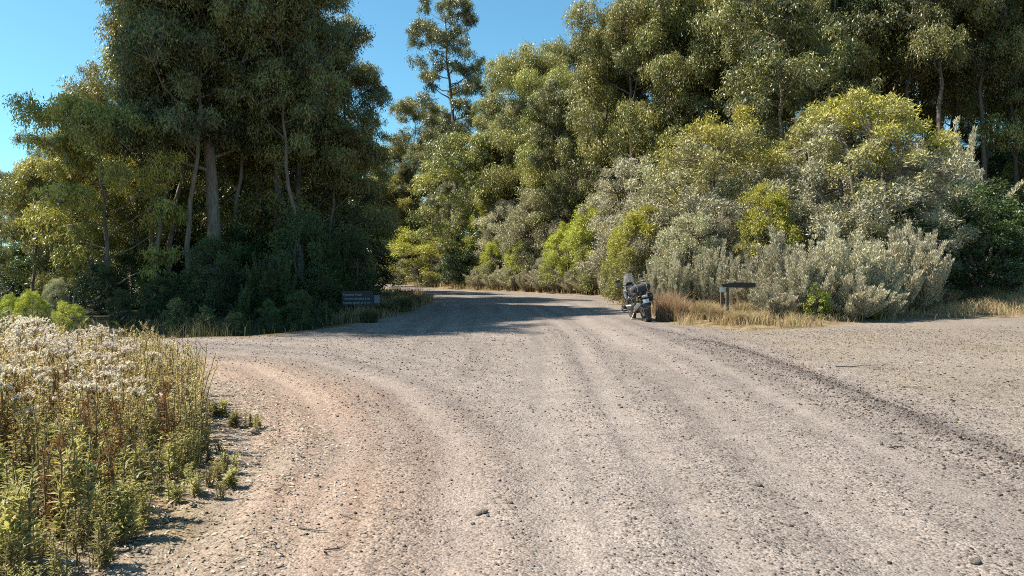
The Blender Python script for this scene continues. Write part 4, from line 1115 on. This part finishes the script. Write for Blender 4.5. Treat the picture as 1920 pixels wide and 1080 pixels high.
# ------------------------------------------------------------------ signs
def box_mesh(name, parts, mat, bev=0.006):
    bm = bmesh.new()
    for (cx, cy, cz), (sx, sy, sz) in parts:
        g = bmesh.ops.create_cube(bm, size=1.0)
        for v in g['verts']:
            v.co = Vector((cx + v.co.x * sx, cy + v.co.y * sy, cz + v.co.z * sz))
    if bev:
        bmesh.ops.bevel(bm, geom=bm.edges[:], offset=bev, segments=2, affect='EDGES')
    me = bpy.data.meshes.new(name); bm.to_mesh(me); bm.free(); me.materials.append(mat)
    return me
def prism_mesh(name, outline, y0, y1, mat, bev=0.008):
    bm = bmesh.new()
    f = bm.faces.new([bm.verts.new((x, y0, z)) for x, z in outline])
    e = bmesh.ops.extrude_face_region(bm, geom=[f])
    for v in e['geom']:
        if isinstance(v, bmesh.types.BMVert): v.co.y = y1
    bmesh.ops.recalc_face_normals(bm, faces=bm.faces[:])
    bmesh.ops.bevel(bm, geom=bm.edges[:], offset=bev, segments=2, affect='EDGES')
    me = bpy.data.meshes.new(name); bm.to_mesh(me); bm.free(); me.materials.append(mat)
    return me

sd = 22.2
k = sd / F
loc = at(1360, sd)
t = thing('direction_sign', 'dark timber plank sign with pointed end on two posts in orange grass', 'sign', loc)
zz = CAMZ - loc[2]
zc = lambda py: zz - (py - HOR) * k
obj('post', box_mesh('post', [((-4.5 * k, 0.10, zc(546) / 2), (5.2 * k, 0.09, zc(546)))], M['post_timber']), t)
obj('post', box_mesh('post', [((4.0 * k, 0, zc(539.6) / 2), (5.4 * k, 0.09, zc(539.6)))], M['post_timber']), t)
o = obj('plank', prism_mesh('plank', [(-8 * k, zc(533)), (16 * k, zc(529.2)), (56 * k, zc(530.4)), (56 * k, zc(539.2)), (4 * k, zc(539.2)), (-8 * k, zc(537))], -0.05, 0.03, M['old_timber']), t)
pl = obj('marker_plate', box_mesh('plate', [((-4.6 * k, 0.04, zc(542.8)), (9.6 * k, 0.018, 10.4 * k))], M['white_paint'], 0.003), t)

sd = 24.6
k = sd / F
loc = at(672, sd)
t = thing('letter_board', 'low black board with three lines of pale lettering in the grove shade', 'sign', loc, R_(4))
zz = CAMZ - loc[2]
zc = lambda py: zz - (py - HOR) * k
for s in (-20, 17):
    obj('post', box_mesh('post', [((s * k, 0.06, zc(549) / 2 - 0.1), (0.09, 0.07, zc(549) + 0.2))], M['old_timber']), t)
obj('board', box_mesh('board', [((-2 * k, 0, zc(559)), (58 * k, 0.035, 27 * k))], M['sign_board'], 0.004), t)
def text(parent, s, x, z, size, y):
    cu = bpy.data.curves.new('lettering', 'FONT')
    cu.body = s; cu.size = size; cu.extrude = 0.002; cu.offset = 0.002
    o = bpy.data.objects.new('lettering', cu); COL.objects.link(o)
    dg = bpy.context.evaluated_depsgraph_get(); dg.update()
    me = bpy.data.meshes.new_from_object(o.evaluated_get(dg))
    bpy.data.objects.remove(o); me.materials.clear(); me.materials.append(M['sign_letter'])
    w = obj('lettering', me, parent); w.location = (x, y, z); w.rotation_euler = (R_(90), 0, 0)
text(t, 'Fyansline Track', -28.5 * k, zc(554.2), 0.098, -0.0225)
text(t, 'Around old cabins 5 km', -26 * k, zc(561.5), 0.086, -0.0225)
text(t, 'Roadside carpark at 10 km 1', -28.5 * k, zc(569), 0.080, -0.0225)
obj('side_panel', box_mesh('side_panel', [((34 * k, 0.01, zc(561)), (11 * k, 0.03, 15 * k))], plain_mat('blue_grey_panel', (0.10, 0.115, 0.15), 0.5), 0.003), t)

# ------------------------------------------------------------------ motorcycle
MB = {'black': plain_mat('black_plastic', (0.018, 0.018, 0.019), 0.45, grime=0.12), 'tyre': plain_mat('tyre_rubber', (0.02, 0.02, 0.02), 0.85, grime=0.3),
      'metal': plain_mat('brushed_metal', (0.50, 0.49, 0.47), 0.35, 0.9, 0.2), 'dark_metal': plain_mat('dark_metal', (0.07, 0.07, 0.07), 0.4, 0.7, 0.15),
      'grey': plain_mat('grey_paint', (0.28, 0.28, 0.29), 0.3, grime=0.2), 'cloth': plain_mat('bag_cloth', (0.028, 0.028, 0.032), 0.8, grime=0.15), 'plate': plain_mat('plate_white', (0.55, 0.55, 0.52), 0.5, grime=0.1),
      'strap': plain_mat('grey_strap', (0.35, 0.33, 0.31), 0.7), 'rim': plain_mat('rim', (0.16, 0.16, 0.16), 0.4, 0.6)}
def lens_mat(name, c, tr):
    m, nt, out = new_mat(name)
    p = node(nt, 'ShaderNodeBsdfPrincipled')
    p.inputs['Base Color'].default_value = c + (1,); p.inputs['Roughness'].default_value = 0.12
    p.inputs['Transmission Weight'].default_value = tr
    nt.links.new(p.outputs[0], out.inputs[0])
    return m
MB['screen'] = lens_mat('smoked_screen', (0.55, 0.55, 0.56), 0.55)
MB['lens'] = lens_mat('clear_lens', (0.7, 0.66, 0.62), 0.3)
MB['red_lens'] = lens_mat('red_lens', (0.45, 0.12, 0.08), 0.3)

class Solid:
    def __init__(s): s.bm = bmesh.new()
    def box(s, c, d, rot=(0, 0, 0), taper=(1, 1), bev=0.012):
        g = bmesh.ops.create_cube(s.bm, size=1.0)['verts']
        mt = Matrix.Translation(c) @ (Matrix.Rotation(rot[2], 4, 'Z') @ Matrix.Rotation(rot[1], 4, 'Y') @ Matrix.Rotation(rot[0], 4, 'X'))
        for v in g:
            f = taper if v.co.z > 0 else (1, 1)
            v.co = mt @ Vector((v.co.x * d[0] * f[0], v.co.y * d[1] * f[1], v.co.z * d[2]))
        if bev:
            es = list({e for v in g for e in v.link_edges})
            bmesh.ops.bevel(s.bm, geom=es, offset=min(bev, min(d) * 0.35), segments=3, affect='EDGES', profile=0.6)
        return s
    def rod(s, pts, r, sides=10):
        pts = [Vector(p) for p in pts]
        rs = r if isinstance(r, (list, tuple)) else [r] * len(pts)
        rings = []
        for i, p in enumerate(pts):
            a = pts[max(0, i - 1)]; b = pts[min(len(pts) - 1, i + 1)]
            tdir = (b - a).normalized()
            ref = Vector((0, 0, 1)) if abs(tdir.z) < 0.9 else Vector((1, 0, 0))
            u = tdir.cross(ref).normalized(); w = tdir.cross(u)
            rings.append([s.bm.verts.new(p + (u * math.cos(q) + w * math.sin(q)) * rs[i]) for q in [2 * math.pi * j / sides for j in range(sides)]])
        for A, B in zip(rings[:-1], rings[1:]):
            for j in range(sides):
                s.bm.faces.new((A[j], A[(j + 1) % sides], B[(j + 1) % sides], B[j]))
        s.bm.faces.new(rings[0][::-1]); s.bm.faces.new(rings[-1])
        return s
    def lathe(s, c, prof, seg=32):
        """profile (radius, x) turned about the x axis through c, closed"""
        rings = [[s.bm.verts.new(Vector(c) + Vector((x, r * math.cos(q), r * math.sin(q)))) for (r, x) in prof] for q in [2 * math.pi * j / seg for j in range(seg)]]
        n = len(prof)
        for i in range(seg):
            A, B = rings[i], rings[(i + 1) % seg]
            for j in range(n):
                s.bm.faces.new((A[j], A[(j + 1) % n], B[(j + 1) % n], B[j]))
        return s
    def ball(s, c, d):
        g = bmesh.ops.create_uvsphere(s.bm, u_segments=16, v_segments=10, radius=0.5)['verts']
        for v in g: v.co = Vector((c[0] + v.co.x * d[0], c[1] + v.co.y * d[1], c[2] + v.co.z * d[2]))
        return s
    def out(s, name, mat, parent):
        bmesh.ops.recalc_face_normals(s.bm, faces=s.bm.faces[:])
        me = bpy.data.meshes.new(name); s.bm.to_mesh(me); s.bm.free()
        me.polygons.foreach_set('use_smooth', np.ones(len(me.polygons), bool))
        try: me.set_sharp_from_angle(angle=R_(40))
        except Exception: pass
        me.materials.append(MB[mat])
        return obj(name, me, parent)

bd = 22.8
loc = at(1214.5, bd)
bike = thing('motorcycle', 'black touring motorcycle with packed bag leaning on its stand at the road edge', 'motorcycle', loc)
bike.rotation_euler = (0, R_(-12.5), R_(7))
def wheel(y, R, w):
    tprof = [(R - 0.085, -w * 0.42), (R - 0.03, -w * 0.5), (R - 0.004, -w * 0.33), (R, 0), (R - 0.004, w * 0.33), (R - 0.03, w * 0.5), (R - 0.085, w * 0.42)]
    wh = Solid().lathe((0, y, R), [(0.055, -0.06), (0.07, -0.05), (0.07, 0.05), (0.055, 0.06)], 20)
    for j in range(20):
        a = 2 * math.pi * j / 20
        wh.rod([(0.045 * (-1) ** j, y + 0.06 * math.cos(a), R + 0.06 * math.sin(a)), (0.01 * (-1) ** j, y + (R - 0.1) * math.cos(a + 0.25), R + (R - 0.1) * math.sin(a + 0.25))], 0.004, 5)
    w0 = wh.out('wheel', 'dark_metal', bike)
    Solid().lathe((0, y, R), [(R - 0.115, -w * 0.36), (R - 0.085, -w * 0.41), (R - 0.085, w * 0.41), (R - 0.115, w * 0.36)], 32).out('rim', 'rim', w0)
    ty = Solid().lathe((0, y, R), tprof, 40)
    for j in range(26):
        a = 2 * math.pi * j / 26
        for sx in (-1, 1):
            ty.box((sx * w * 0.23, y + (R + 0.002) * math.cos(a + sx * 0.06), R + (R + 0.002) * math.sin(a + sx * 0.06)), (w * 0.34, 0.036, 0.014), (a + sx * 0.06 - math.pi / 2, 0, 0), bev=0)
    ty.out('tyre', 'tyre', w0)
    Solid().lathe((-0.075, y, R), [(0.075, -0.003), (0.14, -0.003), (0.14, 0.003), (0.075, 0.003)], 28).out('brake_disc', 'metal', w0)
wheel(0.0, 0.335, 0.17)
wheel(1.52, 0.345, 0.12)
f = Solid()
for s in (-1, 1):
    f.rod([(0.11 * s, 0.0, 0.86), (0.13 * s, 0.35, 0.80), (0.15 * s, 0.62, 0.62), (0.13 * s, 0.95, 0.78), (0.05 * s, 1.2, 0.98)], 0.02)
    f.rod([(0.13 * s, 0.35, 0.80), (0.14 * s, 0.5, 0.42)], 0.018)
f.out('frame', 'dark_metal', bike)
Solid().rod([(0.13, 0.5, 0.44), (0.14, 0.2, 0.37), (0.11, 0.0, 0.335)], [0.06, 0.05, 0.075], 14).out('swing_arm', 'dark_metal', bike)
e = Solid().box((0, 0.78, 0.44), (0.34, 0.46, 0.32), bev=0.05).box((0, 0.76, 0.28), (0.26, 0.4, 0.05)).box((0, 0.48, 0.46), (0.26, 0.28, 0.26), bev=0.05)
e.out('engine', 'dark_metal', bike)
for s in (-1, 1):
    c = Solid().rod([(0.16 * s, 0.86, 0.46), (0.36 * s, 0.86, 0.47)], 0.085, 18)
    for j in range(6):
        c.rod([((0.19 + 0.03 * j) * s, 0.86, 0.463), ((0.198 + 0.03 * j) * s, 0.86, 0.463)], 0.105, 18)
    cy = c.out('cylinder', 'metal', bike)
    Solid().box((0.405 * s, 0.86, 0.47), (0.10, 0.24, 0.20), bev=0.045).out('rocker_cover', 'black', cy)
    b = Solid()
    b.rod([(0.12 * s, 1.08, 0.70), (0.38 * s, 1.04, 0.62), (0.475 * s, 0.93, 0.48), (0.44 * s, 0.88, 0.33), (0.20 * s, 0.84, 0.27)], 0.0135, 10)
    b.rod([(0.475 * s, 0.93, 0.48), (0.44 * s, 0.72, 0.44), (0.16 * s, 0.66, 0.40)], 0.0125, 10)
    b.out('crash_bar', 'dark_metal', bike)
    Solid().box((0.25 * s, 0.42, 0.33), (0.12, 0.05, 0.03)).rod([(0.14 * s, 0.42, 0.36), (0.3 * s, 0.42, 0.33)], 0.012).out('foot_peg', 'dark_metal', bike)
tk = Solid().box((0, 0.92, 0.94), (0.40, 0.52, 0.26), taper=(0.62, 0.75), bev=0.07)
tk.out('fuel_tank', 'black', bike)
for s in (-1, 1):
    Solid().box((0.215 * s, 1.06, 0.86), (0.06, 0.34, 0.30), (0.2, 0.12 * s, 0.1 * s), (0.8, 0.7), 0.02).out('side_fairing', 'grey', bike)
st = Solid().box((0, 0.5, 0.865), (0.31, 0.42, 0.10), (0.05, 0, 0), (0.85, 0.95), 0.04).box((0, 0.13, 0.905), (0.28, 0.42, 0.09), (0.03, 0, 0), (0.85, 0.95), 0.035)
st.out('seat', 'black', bike)
rk = Solid()
for s in (-1, 1):
    rk.rod([(0.12 * s, 0.3, 0.90), (0.14 * s, -0.08, 0.93), (0.09 * s, -0.3, 0.93)], 0.012)
    rk.rod([(0.14 * s, 0.32, 0.86), (0.27 * s, 0.28, 0.80), (0.27 * s, -0.14, 0.80), (0.12 * s, -0.2, 0.84)], 0.011)
    rk.rod([(0.27 * s, 0.24, 0.80), (0.25 * s, 0.22, 0.50), (0.14 * s, 0.4, 0.40)], 0.011)
    rk.rod([(0.27 * s, -0.12, 0.80), (0.25 * s, -0.06, 0.54), (0.25 * s, 0.22, 0.50)], 0.011)
rk.rod([(-0.13, -0.1, 0.935), (0.13, -0.1, 0.935)], 0.01)
rk.out('luggage_rack', 'dark_metal', bike)
bag = Solid().box((0, -0.02, 1.06), (0.50, 0.30, 0.24), bev=0.085).ball((-0.245, -0.02, 1.06), (0.12, 0.27, 0.22)).ball((0.245, -0.02, 1.06), (0.12, 0.27, 0.22))
bg = bag.out('roll_bag', 'cloth', bike)
sp = Solid()
for x in (-0.15, 0.15):
    sp.rod([(x, -0.10, 0.945), (x, -0.172, 0.98), (x, -0.178, 1.10), (x, -0.13, 1.18), (x, 0.05, 1.187), (x, 0.125, 1.15)], 0.009, 6)
sp.out('bag_strap', 'strap', bg)
Solid().box((0.27, 0.16, 0.72), (0.15, 0.32, 0.26), (0, 0, 0), (1.0, 1.0), 0.05).out('side_bag', 'cloth', bike)
td = Solid().box((0, -0.22, 0.80), (0.19, 0.16, 0.09), (0.25, 0, 0), (0.9, 0.8), 0.03).box((0, -0.26, 0.60), (0.20, 0.04, 0.40), (-0.22, 0, 0), (0.75, 1), 0.015).box((0, -0.06, 0.725), (0.20, 0.40, 0.05), (0.25, 0, 0), (1, 1), 0.02)
td.out('tail_unit', 'black', bike)
Solid().box((0, -0.305, 0.815), (0.15, 0.03, 0.062), (0.1, 0, 0), bev=0.014).out('tail_light', 'lens', bike)
Solid().box((0, -0.315, 0.665), (0.19, 0.006, 0.115), (-0.2, 0, 0), bev=0.002).out('number_plate', 'plate', bike)
for s in (-1, 1):
    Solid().rod([(0.08 * s, -0.24, 0.775), (0.19 * s, -0.25, 0.775)], 0.008, 8).box((0.215 * s, -0.255, 0.775), (0.06, 0.045, 0.05), bev=0.015).out('turn_signal', 'black', bike)
ex = Solid().rod([(-0.17, 0.62, 0.34), (-0.19, 0.42, 0.36), (-0.20, 0.30, 0.43)], 0.03, 12).rod([(-0.20, 0.32, 0.43), (-0.205, 0.24, 0.46), (-0.215, -0.18, 0.585), (-0.217, -0.24, 0.60)], [0.035, 0.066, 0.066, 0.045], 16)
ex.out('exhaust', 'metal', bike)
fk = Solid()
for s in (-1, 1):
    fk.rod([(0.09 * s, 1.52, 0.345), (0.095 * s, 1.38, 0.62), (0.10 * s, 1.14, 1.10)], [0.03, 0.026, 0.024], 12)
fk.out('fork', 'dark_metal', bike)
Solid().box((0, 1.50, 0.735), (0.13, 0.40, 0.03), (0.22, 0, 0), (0.8, 0.9), 0.012).box((0, 1.46, 0.92), (0.20, 0.36, 0.05), (-0.12, 0, 0), (0.6, 0.8), 0.02).out('front_mudguard', 'grey', bike)
Solid().box((0, 1.30, 1.04), (0.28, 0.14, 0.18), (0.2, 0, 0), (0.8, 0.8), 0.04).out('headlight', 'lens', bike)
dash = Solid().box((0, 1.16, 1.17), (0.22, 0.06, 0.10), (0.5, 0, 0), bev=0.02).out('instrument_panel', 'black', bike)
hb = Solid().rod([(-0.45, 0.90, 1.16), (-0.26, 1.0, 1.17), (-0.12, 1.08, 1.13), (0.12, 1.08, 1.13), (0.26, 1.0, 1.17), (0.45, 0.90, 1.16)], 0.0125, 10)
h = hb.out('handlebar', 'dark_metal', bike)
for s in (-1, 1):
    Solid().rod([(0.32 * s, 0.968, 1.167), (0.46 * s, 0.895, 1.16)], 0.019, 12).out('grip', 'black', h)
    g = Solid().rod([(0.47 * s, 0.89, 1.16), (0.46 * s, 1.0, 1.17), (0.36 * s, 1.09, 1.18), (0.25 * s, 1.06, 1.17)], [0.014, 0.03, 0.035, 0.012], 10)
    g.out('hand_guard', 'black', h)
    Solid().rod([(0.28 * s, 0.99, 1.175), (0.33 * s, 1.0, 1.27), (0.36 * s, 1.0, 1.32)], 0.007, 8).box((0.39 * s, 0.995, 1.335), (0.15, 0.03, 0.085), (0, 0, 0.1 * s), bev=0.025).out('mirror', 'black', h)
bm = bmesh.new()
rows = []
for i in range(8):
    v = i / 7
    zz_ = 1.10 + 0.42 * v; yy = 1.34 - 0.20 * v; wv = 0.19 * (1 - 0.28 * max(0, v - 0.35) ** 1.3 * 2)
    rows.append([bm.verts.new((wv * u, yy - 0.07 * u * u, zz_ - 0.035 * v * u * u)) for u in np.linspace(-1, 1, 11)])
for a, b in zip(rows[:-1], rows[1:]):
    for j in range(10): bm.faces.new((a[j], a[j + 1], b[j + 1], b[j]))
bmesh.ops.solidify(bm, geom=bm.faces[:], thickness=0.005)
me = bpy.data.meshes.new('windscreen'); bm.to_mesh(me); bm.free(); me.materials.append(MB['screen'])
me.polygons.foreach_set('use_smooth', np.ones(len(me.polygons), bool))
obj('windscreen', me, bike)
# the foot of the stand reaches the ground on the leaning side
Solid().rod([(-0.14, 0.66, 0.33), (-0.345, 0.58, 0.085)], 0.015, 8).box((-0.355, 0.575, 0.083), (0.09, 0.07, 0.012), (0, 0.22, 0), bev=0.003).out('side_stand', 'dark_metal', bike)

# ------------------------------------------------------------------ light, sky, camera
EL, AZ = 50.0, -88.0            # sun height; bearing from straight ahead, negative to the left
w = bpy.data.worlds.new('World'); SC.world = w
w.use_nodes = True
nt = w.node_tree
nt.nodes.clear()
out = node(nt, 'ShaderNodeOutputWorld'); bg_ = node(nt, 'ShaderNodeBackground')
sky = node(nt, 'ShaderNodeTexSky', sky_type='NISHITA')
sky.sun_disc = False
sky.sun_elevation = R_(EL); sky.sun_rotation = R_(AZ)
sky.altitude = 300; sky.air_density = 1.0; sky.dust_density = 0.9; sky.ozone_density = 1.0
tint = mixrgb(nt, 1.0, sky.outputs[0], (0.60, 1.03, 1.07), 'MULTIPLY')
nt.links.new(tint, bg_.inputs['Color'])
bg_.inputs['Strength'].default_value = 0.078
nt.links.new(bg_.outputs[0], out.inputs[0])

sl = bpy.data.lights.new('sun', 'SUN'); sl.energy = 5.0; sl.angle = R_(0.5); sl.color = (1.0, 0.93, 0.82)
so = bpy.data.objects.new('sun', sl); COL.objects.link(so)
dirv = Vector((math.sin(R_(AZ)) * math.cos(R_(EL)), math.cos(R_(AZ)) * math.cos(R_(EL)), math.sin(R_(EL))))
so.rotation_euler = dirv.to_track_quat('Z', 'Y').to_euler(); so.location = (-30, 10, 40)

cam = bpy.data.cameras.new('camera')
cam.sensor_width = 36.0; cam.lens = 36.0 * F / 1920.0
cam.clip_start = 0.05; cam.clip_end = 3000
co = bpy.data.objects.new('camera', cam); COL.objects.link(co)
co.location = (0, 0, CAMZ)
co.rotation_euler = (R_(90) - math.atan((540 - HOR) / F), 0, 0)
SC.camera = co
SC.view_settings.view_transform = 'Standard'; SC.view_settings.look = 'None'
SC.view_settings.exposure = 1.2; SC.view_settings.gamma = 1.0
SC.cycles.use_denoising = False; SC.cycles.filter_width = 1.0
SC.cycles.max_bounces = 6; SC.cycles.diffuse_bounces = 2; SC.cycles.transmission_bounces = 4
